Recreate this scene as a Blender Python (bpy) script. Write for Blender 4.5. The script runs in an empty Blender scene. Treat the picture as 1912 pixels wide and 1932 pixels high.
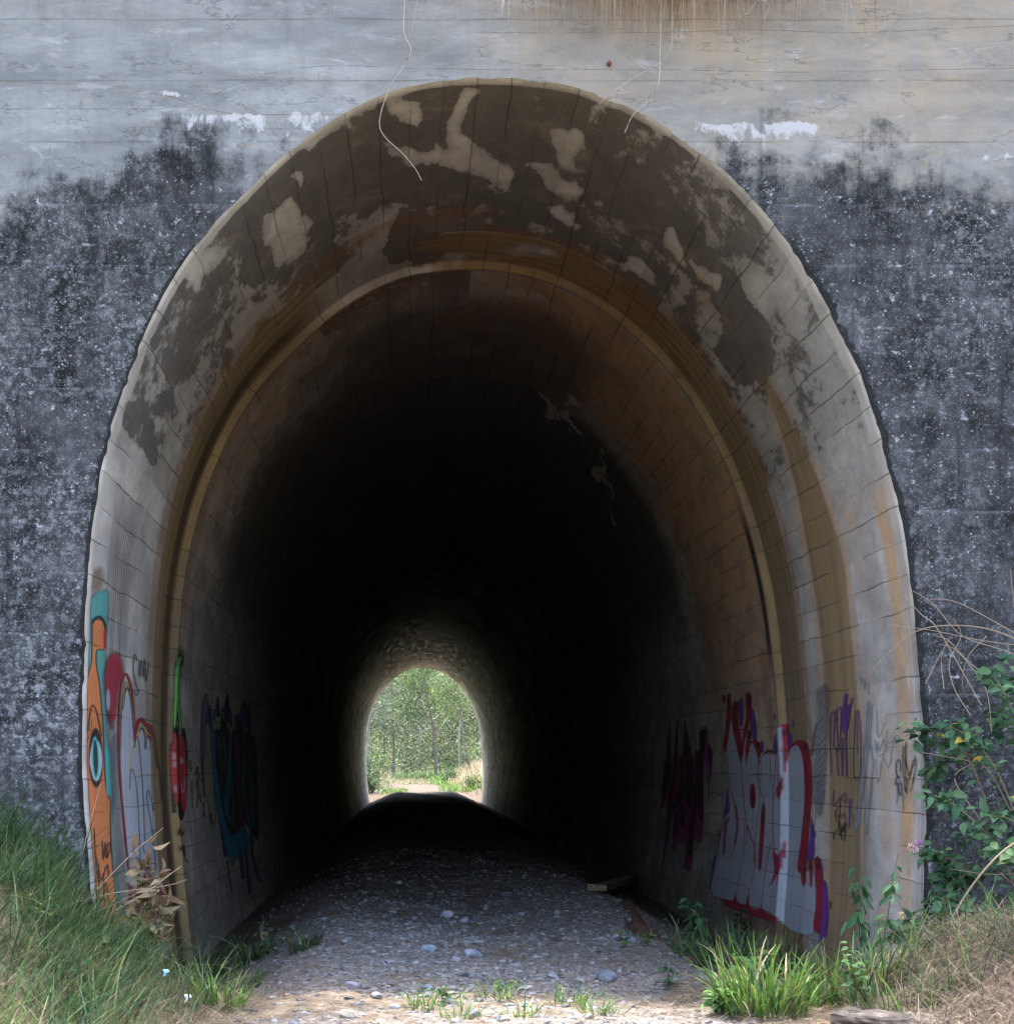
import bpy, math, random
import numpy as np
from mathutils import Vector
rng = np.random.default_rng(7)
random.seed(7)
C = bpy.context.scene.collection

# ------------------------------------------------------------------ camera, sky, sun, exposure
CAMZ = 1.23; DIST = 13.0; S = DIST/4120.0            # metres per unit of the 1912-wide layout grid at the portal
cam_d = bpy.data.cameras.new('camera'); cam = bpy.data.objects.new('camera', cam_d); C.objects.link(cam)
cam.location = (0, -DIST, CAMZ); cam.rotation_euler = (math.radians(90), 0, 0)
cam_d.sensor_fit = 'HORIZONTAL'; cam_d.sensor_width = 36
cam_d.lens = 36*4120/1912.0
cam_d.shift_x = (956-776)/1912.0; cam_d.shift_y = (1440-966)/1912.0
cam_d.clip_start = 0.1; cam_d.clip_end = 3000
bpy.context.scene.camera = cam
SUN_EL, SUN_AZ = 76.0, -12.0
w = bpy.data.worlds.new('World'); bpy.context.scene.world = w; w.use_nodes = True
nt = w.node_tree; nt.nodes.clear()
sky = nt.nodes.new('ShaderNodeTexSky'); sky.sky_type = 'NISHITA'; sky.sun_disc = False
sky.sun_elevation = math.radians(SUN_EL); sky.sun_rotation = math.radians(SUN_AZ); sky.dust_density = 5; sky.ozone_density = .6; sky.air_density = 1.0
bg = nt.nodes.new('ShaderNodeBackground'); bg.inputs[1].default_value = 0.15
wo = nt.nodes.new('ShaderNodeOutputWorld')
nt.links.new(sky.outputs[0], bg.inputs[0]); nt.links.new(bg.outputs[0], wo.inputs[0])
sd = bpy.data.lights.new('sun', 'SUN'); sd.energy = 2.0; sd.angle = math.radians(0.5); sd.color = (1, .95, .87)
sun = bpy.data.objects.new('sun', sd); C.objects.link(sun)
e, a = math.radians(SUN_EL), math.radians(SUN_AZ)
sv = Vector((math.sin(a)*math.cos(e), math.cos(a)*math.cos(e), math.sin(e)))
sun.rotation_euler = (-sv).to_track_quat('-Z', 'Y').to_euler()
vs = bpy.context.scene.view_settings
vs.view_transform = 'Standard'; vs.look = 'None'; vs.gamma = 1; vs.use_curve_mapping = False
vs.exposure = 3.0

# ------------------------------------------------------------------ helpers
def tag(o, label=None, cat=None, group=None, kind=None):
    if label: o['label'] = label
    if cat: o['category'] = cat
    if group: o['group'] = group
    if kind: o['kind'] = kind
    return o
def empty(name, loc, label=None, cat=None, group=None):
    o = bpy.data.objects.new(name, None); C.objects.link(o); o.location = loc; o.empty_display_size = .1
    return tag(o, label, cat, group)
def mesh_np(name, V, F, mat, parent=None, col=None, attrs=None, smooth=True, loc=None):
    """V (n,3) world coordinates; F list of (m,k) index arrays; one mesh object."""
    V = np.asarray(V, np.float32)
    org = np.zeros(3, np.float32) if loc is None else np.asarray(loc, np.float32)
    if parent is not None: org = np.asarray(parent_world(parent), np.float32)
    me = bpy.data.meshes.new(name)
    F = [f for f in F if len(f)]
    nl = sum(f.size for f in F); nf = sum(len(f) for f in F)
    me.vertices.add(len(V)); me.vertices.foreach_set('co', (V-org).ravel())
    me.loops.add(nl); me.polygons.add(nf)
    me.loops.foreach_set('vertex_index', np.concatenate([f.ravel() for f in F]).astype(np.int32))
    tot = np.concatenate([np.full(len(f), f.shape[1], np.int32) for f in F])
    st = np.concatenate([[0], np.cumsum(tot)[:-1]]).astype(np.int32)
    me.polygons.foreach_set('loop_start', st); me.polygons.foreach_set('loop_total', tot)
    me.polygons.foreach_set('use_smooth', np.full(nf, smooth))
    me.update(calc_edges=True); me.validate()
    if col is not None:
        c = np.asarray(col, np.float32)
        if c.shape[1] == 3: c = np.concatenate([c, np.ones((len(c), 1), np.float32)], 1)
        at = me.attributes.new('Col', 'FLOAT_COLOR', 'POINT'); at.data.foreach_set('color', c.ravel())
    for k, arr in (attrs or {}).items():
        arr = np.asarray(arr, np.float32)
        if arr.shape[1] == 4:
            at = me.attributes.new(k, 'FLOAT_COLOR', 'POINT'); at.data.foreach_set('color', arr.ravel())
        else:
            at = me.attributes.new(k, 'FLOAT_VECTOR', 'POINT'); at.data.foreach_set('vector', arr.ravel())
    me.materials.append(mat)
    o = bpy.data.objects.new(name, me); C.objects.link(o)
    if parent is not None: o.parent = parent
    elif loc is not None: o.location = loc
    return o
def parent_world(p):
    v = Vector(p.location)
    while p.parent: p = p.parent; v = v + Vector(p.location)
    return tuple(v)
def sstep(x, a, b):
    t = np.clip((x-a)/(b-a), 0, 1); return t*t*(3-2*t)
_pt = rng.random((256, 256))
def vnoise(x, y):
    xi = np.floor(x).astype(int); yi = np.floor(y).astype(int); fx = x-xi; fy = y-yi
    fx = fx*fx*(3-2*fx); fy = fy*fy*(3-2*fy)
    g = lambda i, j: _pt[i % 256, j % 256]
    return (g(xi, yi)*(1-fx)+g(xi+1, yi)*fx)*(1-fy)+(g(xi, yi+1)*(1-fx)+g(xi+1, yi+1)*fx)*fy
def fbm(x, y, oct=4):
    s = 0; a_ = .5; t = 0
    for k in range(oct):
        s = s+a_*vnoise(x*2**k+17*k, y*2**k+31*k); t += a_; a_ *= .5
    return s/t

# ------------------------------------------------------------------ node helper
class M:
    def __init__(s, name):
        s.m = bpy.data.materials.new(name); s.m.use_nodes = True; s.t = s.m.node_tree; s.t.nodes.clear()
        s.out = s.t.nodes.new('ShaderNodeOutputMaterial')
        s.b = s.t.nodes.new('ShaderNodeBsdfPrincipled'); s.t.links.new(s.b.outputs[0], s.out.inputs[0])
        s.b.inputs['Specular IOR Level'].default_value = .25
    def put(s, sock, v):
        if v is None: return
        if hasattr(v, 'is_output'): s.t.links.new(v, sock)
        elif isinstance(v, (tuple, list)):
            v = tuple(v); n = len(sock.default_value)
            sock.default_value = v+(1,) if n == 4 and len(v) == 3 else v
        else: sock.default_value = v
    def geo(s): return s.t.nodes.new('ShaderNodeNewGeometry').outputs['Position']
    def attr(s, n):
        k = s.t.nodes.new('ShaderNodeAttribute'); k.attribute_name = n; return k
    def map(s, v, sc=(1, 1, 1), loc=(0, 0, 0)):
        k = s.t.nodes.new('ShaderNodeMapping'); s.put(k.inputs[0], v); k.inputs['Scale'].default_value = sc; k.inputs['Location'].default_value = loc
        return k.outputs[0]
    def noise(s, v, sc, det=5, rough=.55, dist=0, out=0):
        k = s.t.nodes.new('ShaderNodeTexNoise'); s.put(k.inputs['Vector'], v); k.inputs['Scale'].default_value = sc
        k.inputs['Detail'].default_value = det; k.inputs['Roughness'].default_value = rough; k.inputs['Distortion'].default_value = dist
        return k.outputs[out]
    def vor(s, v, sc, feat='F1', out=0, rnd=1):
        k = s.t.nodes.new('ShaderNodeTexVoronoi'); k.feature = feat; s.put(k.inputs['Vector'], v); k.inputs['Scale'].default_value = sc
        k.inputs['Randomness'].default_value = rnd; return k.outputs[out]
    def white(s, v, dim='1D'):
        k = s.t.nodes.new('ShaderNodeTexWhiteNoise'); k.noise_dimensions = dim
        s.put(k.inputs['W' if dim == '1D' else 'Vector'], v); return k.outputs[0]
    def math(s, op, a, b=None, c=None, clamp=False):
        k = s.t.nodes.new('ShaderNodeMath'); k.operation = op; k.use_clamp = clamp
        s.put(k.inputs[0], a); s.put(k.inputs[1], b)
        if c is not None: s.put(k.inputs[2], c)
        return k.outputs[0]
    def add(s, a, b): return s.math('ADD', a, b)
    def mul(s, a, b): return s.math('MULTIPLY', a, b)
    def step(s, v, a, b, lo=0., hi=1.):
        k = s.t.nodes.new('ShaderNodeMapRange'); k.interpolation_type = 'SMOOTHSTEP'
        s.put(k.inputs[0], v); k.inputs[1].default_value = a; k.inputs[2].default_value = b; k.inputs[3].default_value = lo; k.inputs[4].default_value = hi
        return k.outputs[0]
    def mix(s, f, a, b, mode='MIX'):
        k = s.t.nodes.new('ShaderNodeMix'); k.data_type = 'RGBA'; k.blend_type = mode
        s.put(k.inputs[0], f); s.put(k.inputs[6], a); s.put(k.inputs[7], b); return k.outputs[2]
    def sep(s, v):
        k = s.t.nodes.new('ShaderNodeSeparateXYZ'); s.put(k.inputs[0], v); return k.outputs
    def comb(s, x, y, z):
        k = s.t.nodes.new('ShaderNodeCombineXYZ'); s.put(k.inputs[0], x); s.put(k.inputs[1], y); s.put(k.inputs[2], z); return k.outputs[0]
    def seprgb(s, v):
        k = s.t.nodes.new('ShaderNodeSeparateColor'); s.put(k.inputs[0], v); return k.outputs
    def bump(s, h, st=.3, d=.01):
        k = s.t.nodes.new('ShaderNodeBump'); k.inputs['Strength'].default_value = st; k.inputs['Distance'].default_value = d
        s.put(k.inputs['Height'], h); s.t.links.new(k.outputs[0], s.b.inputs['Normal'])
    def color(s, v): s.put(s.b.inputs['Base Color'], v)
    def rough(s, v): s.put(s.b.inputs['Roughness'], v)

# ------------------------------------------------------------------ arch outline (layout units -> metres)
def catmull(P, n=12):
    P = np.asarray(P, float); Q = np.vstack([2*P[0]-P[1], P, 2*P[-1]-P[-2]]); out = []
    t = np.linspace(0, 1, n, endpoint=False)[:, None]
    for i in range(1, len(Q)-2):
        a_, b_, c_, d_ = Q[i-1], Q[i], Q[i+1], Q[i+2]
        out.append(.5*((2*b_)+(c_-a_)*t+(2*a_-5*b_+4*c_-d_)*t*t+(3*b_-a_-3*c_+d_)*t**3))
    out.append(P[-1:]); return np.vstack(out)
OUT = [(212,2020),(196,1900),(184,1800),(174,1700),(165,1600),(158,1500),(155,1400),(156,1300),(159,1200),(165,1090),(176,980),(193,880),(217,780),
 (248,690),(290,595),(338,510),(395,433),(460,365),(532,297),(605,240),(685,194),(770,163),(855,149),(940,146),(1020,152),(1100,168),(1170,194),
 (1240,230),(1310,277),(1375,332),(1437,396),(1495,470),(1545,550),(1590,635),(1628,725),(1660,820),(1685,915),(1704,1010),(1718,1110),(1728,1210),
 (1737,1320),(1743,1430),(1745,1550),(1742,1700),(1735,1800),(1728,1900),(1718,2020)]
P0 = catmull([((x-776)*S, CAMZ+(1440-y)*S) for x, y in OUT])
def resample(P, n):
    d = np.concatenate([[0], np.cumsum(np.hypot(*np.diff(P, axis=0).T))]); t = np.linspace(0, d[-1], n)
    return np.stack([np.interp(t, d, P[:, 0]), np.interp(t, d, P[:, 1])], 1), t
NP = 700
PROF, ARC = resample(P0, NP)
def normals(P):
    T = np.gradient(P, axis=0); T /= np.linalg.norm(T, axis=1)[:, None]
    return np.stack([T[:, 1], -T[:, 0]], 1)          # points into the opening
NRM = normals(PROF)
XC = .5
if (NRM[NP//2, 1] > 0): NRM = -NRM
INSET = .012
TUN = PROF+NRM*INSET                                  # lining surface
L_T = 80.6
def recess(Y):                                        # the wet construction joint is a shallow groove
    r = .055*np.clip((Y-3.74)/.02, 0, 1)*(1-np.clip((Y-4.92)/.02, 0, 1))-.014*np.exp(-((Y-4.98)/.05)**2)*(Y > 4.94)
    for y0 in (17., 31., 45., 58., 68., 75.): r = r+.03*sstep(Y, y0, y0+.12)*(1-sstep(Y, y0+.35, y0+.5))
    return r
def lay(V): # metres -> layout units
    k = 4120.0/(V[..., 1]+DIST); return 776+V[..., 0]*k, 1440-(V[..., 2]-CAMZ)*k

# ------------------------------------------------------------------ painting of traced marks
class Paint:
    def __init__(s, px, py, tf=None):
        s.x, s.y = px, py; s.n = px.shape; s.tf = tf or (0, 0, 1/.9433)
        s.rgb = np.zeros(px.shape+(3,)); s.a = np.zeros(px.shape)
    def T(s, P):
        x0, y0, k = s.tf; P = np.asarray(P, float); return np.stack([(x0+P[:, 0]/k)*.9433, (y0+P[:, 1]/k)*.9433], 1)
    def _dist(s, P, m, closed):
        x = s.x[m]; y = s.y[m]; d = np.full(x.shape, 1e9); ins = np.zeros(x.shape, bool)
        n = len(P)
        for i in range(n if closed else n-1):
            ax, ay = P[i]; bx, by = P[(i+1) % n]; dx, dy = bx-ax, by-ay; L = dx*dx+dy*dy+1e-9
            t = np.clip(((x-ax)*dx+(y-ay)*dy)/L, 0, 1)
            d = np.minimum(d, (x-ax-t*dx)**2+(y-ay-t*dy)**2)
            if closed and abs(dy) > 1e-9:
                c = ((ay > y) != (by > y)) & (x < dx*(y-ay)/dy+ax); ins ^= c
        return np.sqrt(d), ins
    def mask(s, P, w=None, f=1.5, closed=True, smooth=True):
        P = s.T(P)
        if smooth and len(P) > 2:
            Q = np.vstack([P, P[:1]]) if closed else P
            P = catmull(Q, 4)
            if closed: P = P[:-1]
        pad = (w or 0)+f*2+1
        m = (s.x > P[:, 0].min()-pad) & (s.x < P[:, 0].max()+pad) & (s.y > P[:, 1].min()-pad) & (s.y < P[:, 1].max()+pad)
        out = np.zeros(s.n)
        if not m.any(): return out
        d, ins = s._dist(P, m, closed)
        if closed and w is None: sd_ = np.where(ins, d, -d); out[m] = sstep(sd_, -f, f)
        else: out[m] = 1-sstep(d, w/2-f*.5, w/2+f*.5+.4)
        return out
    def over(s, m, c, al=1):
        m = np.clip(m*al, 0, 1); s.rgb = s.rgb*(1-m[..., None])+np.array(c)*m[..., None]; s.a = s.a+(1-s.a)*m
    def fill(s, P, c, al=1, f=1.2, smooth=True): s.over(s.mask(P, None, f, True, smooth), c, al)
    def stroke(s, P, w, c, al=1, f=1.): s.over(s.mask(P, w/s.tf[2]*.9433, f, False), c, al)
    def loop(s, P, w, c, al=1, f=1.): s.over(s.mask(list(P)+[P[0]], w/s.tf[2]*.9433, f, False), c, al)
    def ell(s, cx, cy, rx, ry, c, al=1, f=1.2, lean=0):
        t = np.linspace(0, 2*np.pi, 20, endpoint=False)
        s.over(s.mask(np.stack([cx+rx*np.cos(t)+lean*np.sin(t), cy+ry*np.sin(t)], 1), None, f, True), c, al)

# ------------------------------------------------------------------ concrete joints shared by lining and paint
def joints(m, ad):
    X = m.sep(ad); a_ = X[0]; d_ = X[1]
    wob = m.mul(m.add(m.noise(m.map(ad, (2, .8, 1)), 1.5, 4), -.5), .07)
    q = m.math('DIVIDE', m.add(a_, wob), .205)
    fr = m.math('ABSOLUTE', m.add(m.math('FRACT', q), -.5))
    line = m.step(fr, .008, .034, 1, 0)
    keep = m.step(m.noise(m.map(ad, (1.2, .25, 1), (3, 9, 0)), 2.2, 5), .40, .60)
    tone = m.white(m.math('FLOOR', m.add(q, .5)))
    return m.mul(line, keep), tone

# ------------------------------------------------------------------ materials
def mat_wall():
    m = M('stained_concrete_wall'); P = m.geo(); F = m.attr('F1'); r, g, b = m.seprgb(F.outputs[0])[:3]; rim = F.outputs['Alpha']
    big = m.noise(m.map(P, (.7, 1, 1.6)), 1.3, 8, .62, .4)
    band = m.noise(m.map(P, (.6, 1, 2.6)), 2.0, 9, .66, .5)
    streak = m.noise(m.map(P, (9, 1, .7)), 1.4, 6, .6); run = m.noise(m.map(P, (5, 1, .35), (3, 0, 3)), 1.6, 8, .7)
    fine = m.noise(P, 55, 5, .65)
    tone = m.step(m.add(m.mul(band, .55), m.mul(big, .45)), .3, .7)
    light = m.mix(tone, (.155, .162, .168), (.345, .355, .36))
    light = m.mix(m.step(streak, .45, .75, 0, .30), light, (.13, .135, .14))
    light = m.mix(m.mul(g, m.step(m.add(big, m.mul(streak, .35)), .35, 1.0)), light, (.36, .285, .205))
    light = m.mix(m.mul(m.step(m.noise(m.map(P, (2, 1, 10), (4, 0, 2)), 2.2, 6, .6), .57, .72), .5), light, (.38, .30, .22))
    # wandering cracks and lift joints
    z = m.sep(P)[2]; wz = m.mul(m.add(m.noise(m.map(P, (1, 1, .6)), 2.5, 4), -.5), .03)
    q = m.math('FRACT', m.math('DIVIDE', m.add(z, wz), .365))
    ln = m.mul(m.step(m.math('ABSOLUTE', m.add(q, -.5)), .006, .022, 1, 0), m.step(m.noise(m.map(P, (1.6, 1, 3), (7, 0, 3)), 2, 8, .8), .36, .62))
    lnw = m.mul(m.step(m.math('ABSOLUTE', m.add(q, -.47)), .008, .04, 1, 0), m.step(m.noise(m.map(P, (1.5, 1, 3), (2, 0, 8)), 2.2, 4), .5, .62))
    ck = m.noise(m.map(P, (.55, 1, 2.0), (3, 0, 5)), 1.3, 9, .62); seam = m.mul(m.step(m.math('ABSOLUTE', m.add(ck, -.5)), .0012, .006, 1, 0), m.step(m.noise(P, 2.3, 3), .42, .56))
    pit = m.mul(m.step(m.noise(P, 42, 5, .6), .66, .72), m.step(m.noise(m.map(P, (1, 1, 3)), 2.4, 5, .6), .52, .66))
    cloud = m.step(m.noise(m.map(P, (1, 1, 2), (9, 0, 1)), 4, 9, .7, .6), .42, .72)
    light = m.mix(m.mul(cloud, .4), light, (.15, .15, .155))
    light = m.mix(m.mul(m.step(m.noise(m.map(P, (1, 1, 3.5), (2, 0, 7)), 3, 9, .72, .5), .56, .68), .45), light, (.50, .50, .51))
    light = m.mix(m.mul(ln, .38), light, (.09, .08, .075))
    light = m.mix(m.mul(seam, .55), light, (.08, .07, .065)); light = m.mix(m.mul(pit, .8), light, (.06, .055, .05))
    # black biofilm
    mac = m.noise(m.map(P, (.9, 1, 1.3), (5, 0, 1)), .9, 5, .62); nd = m.add(m.mul(m.noise(P, 7, 8, .68), .55), m.mul(m.noise(m.map(P, (1, 1, .8)), 1.7, 5, .6), .45))
    dark = m.step(m.add(r, m.add(m.mul(m.add(nd, -.5), 2.4), m.mul(m.add(run, -.5), .6))), .36, .86)
    dk = m.mix(m.step(m.noise(P, 3.2, 8, .7), .35, .68), (.010, .0103, .0106), (.078, .079, .082))
    dk = m.mix(m.mul(m.step(m.noise(P, 17, 9, .74), .47, .62), m.mul(m.step(mac, .36, .64, .25, 1), m.add(.45, m.mul(m.attr('F2').outputs['Alpha'], .6)))), dk, (.25, .255, .27))
    spk = m.step(m.noise(P, 75, 5, .7), .57, .66)
    spk2 = m.mul(m.step(m.noise(m.map(P, (1, 1, 1.3)), 12, 10, .78), .565, .65), m.step(m.noise(m.map(P, (1, 1, .55)), 3.2, 6, .7), .34, .50))
    spkv = m.mul(m.step(m.vor(m.map(P, (1, 1, 1)), 24), .08, .2, 1, 0), m.step(m.noise(P, 8, 3), .45, .55))
    dk = m.mix(m.mul(spk, m.step(mac, .35, .65, .45, .9)), dk, (.42, .43, .46))
    dk = m.mix(m.mul(spk2, .85), dk, (.46, .475, .52))
    dk = m.mix(m.mul(spkv, .6), dk, (.50, .52, .56))
    dk = m.mix(m.mul(lnw, .12), dk, (.42, .45, .5))
    dk = m.mix(m.mul(F2b(m), m.step(m.noise(P, 12, 6, .65), .38, .62, .6, .97)), dk, (.007, .007, .008))
    f2 = m.seprgb(m.attr('F2').outputs[0]); jn = m.mul(m.add(m.noise(P, 9, 8, .7), -.5), .10)
    for ch, st_ in ((1, .7), (2, .6)):
        sl = m.step(m.math('ABSOLUTE', m.add(f2[ch], jn)), .006, .022, 1, 0); light = m.mix(m.mul(sl, m.mul(st_, m.step(m.noise(P, 6, 6, .7), .35, .6))), light, (.07, .06, .055))
    below = m.mul(m.step(m.add(f2[1], jn), 0, .03), m.step(m.add(f2[1], jn), .25, .0)); light = m.mix(m.mul(below, .25), light, (.30, .245, .20))
    dk = m.mix(m.mul(m.step(run, .5, .68), .6), dk, (.010, .010, .011))
    c = m.mix(dark, light, dk)
    eff = m.step(m.add(b, m.mul(m.add(m.noise(m.map(P, (1.6, 1, 1)), 7, 9, .72, .4), -.5), 2.4)), .52, .80)
    eff = m.mul(eff, m.step(b, .04, .16)); c = m.mix(m.mul(eff, .7), c, (.54, .53, .55))
    rimk = m.step(m.add(rim, m.mul(m.add(m.noise(P, 26, 8, .7), -.5), 2.0)), .40, .66)
    c = m.mix(m.mul(rimk, .92), c, (.014, .014, .014))
    c = m.mix(m.step(fine, .3, .7, .0, .28), c, (.5, .5, .5), 'OVERLAY')
    m.color(c); m.rough(.92)
    h = m.add(m.mul(m.noise(P, 30, 8, .7), .6), m.add(m.mul(big, .5), m.mul(ln, -.3)))
    m.bump(h, .6, .02)
    return m.m
def F2b(m): return m.attr('F2').outputs['Fac'] if False else m.seprgb(m.attr('F2').outputs[0])[0]

def mat_lining():
    m = M('stained_tunnel_concrete'); ad = m.attr('ad').outputs['Vector']; P = m.geo()
    A = m.attr('F1'); soot, oran, oliv = m.seprgb(A.outputs[0])[:3]; pale = A.outputs['Alpha']
    B = m.attr('F2'); grey, rust, wet = m.seprgb(B.outputs[0])[:3]; teal = B.outputs['Alpha']
    line, tone = joints(m, ad)
    n1 = m.noise(m.map(ad, (1, .5, 1)), 2.4, 9, .66, .3)
    n2 = m.noise(m.map(ad, (1.1, .36, 1)), 2.7, 10, .70, .35)
    stv = m.noise(m.map(ad, (.4, 5.5, 1)), 1.6, 8, .68)         # streaks running down the arc
    fine = m.noise(P, 60, 6, .65)
    base = m.mix(m.step(n1, .3, .72), (.44, .40, .355), (.76, .70, .63))
    base = m.mix(m.step(tone, 0, 1, 0, .38), base, (.33, .305, .285))
    base = m.mix(m.step(stv, .45, .75, 0, .45), base, (.38, .35, .33))
    base = m.mix(m.mul(oran, m.step(stv, .25, .6, .55, 1)), base, m.mix(n2, (.56, .31, .15), (.72, .49, .29)))
    base = m.mix(m.mul(pale, m.step(m.noise(P, 14, 8, .75), .36, .62, .1, 1)), base, (.60, .54, .46))
    base = m.mix(m.mul(grey, m.step(m.noise(m.map(ad, (.3, 11, 1), (4, 2, 0)), 2, 6, .65), .35, .68, .1, 1)), base, (.11, .105, .10))
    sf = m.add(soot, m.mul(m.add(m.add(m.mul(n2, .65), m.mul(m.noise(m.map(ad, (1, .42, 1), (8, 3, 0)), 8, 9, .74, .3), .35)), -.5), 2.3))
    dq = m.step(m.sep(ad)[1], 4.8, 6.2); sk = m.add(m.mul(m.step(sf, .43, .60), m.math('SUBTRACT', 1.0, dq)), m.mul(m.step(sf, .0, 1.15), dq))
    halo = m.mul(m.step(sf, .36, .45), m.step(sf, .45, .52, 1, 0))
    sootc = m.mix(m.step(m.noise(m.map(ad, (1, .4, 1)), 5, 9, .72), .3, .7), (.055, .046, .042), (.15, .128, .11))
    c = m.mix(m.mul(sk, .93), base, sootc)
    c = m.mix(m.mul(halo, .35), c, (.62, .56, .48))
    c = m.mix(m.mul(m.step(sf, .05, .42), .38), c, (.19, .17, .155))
    smear = m.mul(m.step(m.noise(m.map(ad, (.9, .5, 1), (1, 5, 0)), 2.6, 10, .76, .5), .53, .62), m.step(pale, .9, 1.0, 1, 1))
    c = m.mix(m.mul(m.mul(smear, sk), .35), c, (.34, .28, .22))
    c = m.mix(m.mul(oliv, m.step(stv, .2, .6, .7, 1)), c, m.mix(m.step(stv, .35, .65), (.17, .115, .055), (.38, .26, .13)))
    c = m.mix(m.mul(rust, m.step(n2, .25, .6, .5, 1)), c, (.30, .13, .045))
    c = m.mix(m.mul(wet, m.step(n1, .2, .5, .8, 1)), c, (.016, .012, .010))
    c = m.mix(m.mul(line, .6), c, (.06, .05, .042))
    spots = m.mul(m.step(m.vor(m.map(ad, (1, 1, 1)), 3.1), .035, .06, 1, 0), sk)
    c = m.mix(m.mul(spots, .6), c, (.42, .27, .13))
    c = m.mix(m.step(fine, .3, .7, 0, .22), c, (.5, .5, .5), 'OVERLAY')
    wetn = m.noise(m.map(ad, (1.6, .5, 1)), 3, 6, .65); dd = m.sep(ad)[1]
    m.color(c); m.rough(m.math('SUBTRACT', .9, m.mul(m.step(dd, 30, 62, 0, 1), m.step(wetn, .42, .66, .10, .55))))
    m.put(m.b.inputs['Specular IOR Level'], m.step(dd, 24, 52, .22, .55))
    m.bump(m.add(m.mul(m.noise(P, 35, 8, .7), .5), m.add(m.mul(n1, .4), m.add(m.add(m.mul(line, -1.2), m.mul(sk, -.7)), m.mul(tone, .35)))), .5, .014)
    return m.m

def mat_paint():
    m = M('sprayed_paint'); ad = m.attr('ad').outputs['Vector']; P = m.geo(); A = m.attr('Col')
    line, tone = joints(m, ad)
    n = m.noise(m.map(ad, (.6, 7, 1)), 2.5, 7, .65)
    c = m.mix(m.step(n, .35, .75, 0, .35), A.outputs[0], (.16, .14, .13))
    c = m.mix(m.step(tone, 0, 1, 0, .12), c, (.05, .05, .05))
    c = m.mix(m.mul(line, .6), c, (.05, .04, .035))
    m.color(c); m.rough(.6)
    al = m.mul(A.outputs['Alpha'], m.step(m.noise(P, 45, 6, .7), .30, .42, .35, 1))
    tr = m.t.nodes.new('ShaderNodeBsdfTransparent'); mx = m.t.nodes.new('ShaderNodeMixShader')
    m.t.links.new(al, mx.inputs[0]); m.t.links.new(tr.outputs[0], mx.inputs[1]); m.t.links.new(m.b.outputs[0], mx.inputs[2])
    m.t.links.new(mx.outputs[0], m.out.inputs[0])
    m.bump(m.add(m.mul(m.noise(P, 35, 8, .7), .5), m.mul(line, -1.2)), .35, .01)
    return m.m

def mat_ground():
    m = M('gravel_soil'); P = m.geo(); A = m.attr('F1'); gravel, straw, green = m.seprgb(A.outputs[0])[:3]
    n1 = m.noise(P, 1.7, 7, .6); n2 = m.noise(P, 14, 7, .65); v = m.vor(P, 38, out=1); vd = m.vor(P, 38)
    soil = m.mix(m.step(n2, .3, .7), (.10, .078, .060), (.25, .205, .165))
    peb = m.mix(m.seprgb(v)[0], (.07, .068, .065), (.235, .23, .225))
    gm = m.step(m.add(gravel, m.mul(m.add(m.noise(P, 4, 6, .6), -.5), 1.6)), .4, .62)
    soil = m.mix(m.math('SUBTRACT', 1.0, A.outputs['Alpha']), soil, m.mix(m.step(n2, .35, .65), (.04, .030, .023), (.105, .082, .062)))
    c = m.mix(m.mul(gm, .8), soil, peb)
    fib = m.noise(m.map(P, (3, 30, 1)), 4, 5, .6); fib2 = m.noise(m.map(P, (28, 5, 1)), 4, 5, .6)
    sc = m.mix(m.step(m.math('MAXIMUM', fib, fib2), .45, .68), (.07, .052, .04), (.27, .21, .15))
    c = m.mix(m.step(m.add(straw, m.mul(m.add(n1, -.5), 1.2)), .4, .65), c, sc)
    c = m.mix(m.mul(green, m.step(n2, .3, .6)), c, (.06, .085, .03))
    m.color(c); m.rough(.95)
    m.bump(m.add(m.mul(n2, .8), m.mul(vd, -.6)), .7, .03)
    return m.m
def mat_leaf(name, trans=.35, rough=.5):
    m = M(name); A = m.attr('Col'); P = m.geo()
    c = m.mix(m.step(m.noise(P, 60, 4, .6), .3, .7, 0, .35), A.outputs[0], m.mix(1, A.outputs[0], (.45, .45, .45), 'MULTIPLY'))
    m.color(c); m.rough(rough)
    tl = m.t.nodes.new('ShaderNodeBsdfTranslucent'); m.put(tl.inputs[0], c); mx = m.t.nodes.new('ShaderNodeMixShader'); mx.inputs[0].default_value = trans
    m.t.links.new(m.b.outputs[0], mx.inputs[1]); m.t.links.new(tl.outputs[0], mx.inputs[2]); m.t.links.new(mx.outputs[0], m.out.inputs[0])
    return m.m
def mat_rock(name, a_, b_, sc=14, use_col=True):
    m = M(name); P = m.geo(); n = m.noise(P, sc, 8, .68)
    c = m.mix(m.step(n, .32, .7), a_, b_)
    if use_col: c = m.mix(1, c, m.attr('Col').outputs[0], 'MULTIPLY')
    m.color(c); m.rough(.9); m.bump(m.noise(P, sc*3, 8, .7), .5, .01); return m.m
def mat_wood(name, a_, b_, axis=(30, 3, 30)):
    m = M(name); P = m.t.nodes.new('ShaderNodeTexCoord').outputs['Object']; n = m.noise(m.map(P, axis), 1.2, 8, .7)
    m.color(m.mix(m.step(n, .35, .65), a_, b_)); m.rough(.85); m.bump(n, .8, .015); return m.m
def mat_plain(name, col, rough=.6, sc=30, var=.4):
    m = M(name); P = m.geo(); n = m.noise(P, sc, 6, .65)
    m.color(m.mix(m.step(n, .3, .7, 0, var), col, tuple(v*.35 for v in col))); m.rough(rough); return m.m
MW, ML, MP, MG = mat_wall(), mat_lining(), mat_paint(), mat_ground()
MGRASS = mat_leaf('grass_blade', .30, .5); MLEAF = mat_leaf('green_leaf', .3, .65); MDRY = mat_leaf('dry_straw', .2, .8)
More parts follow.
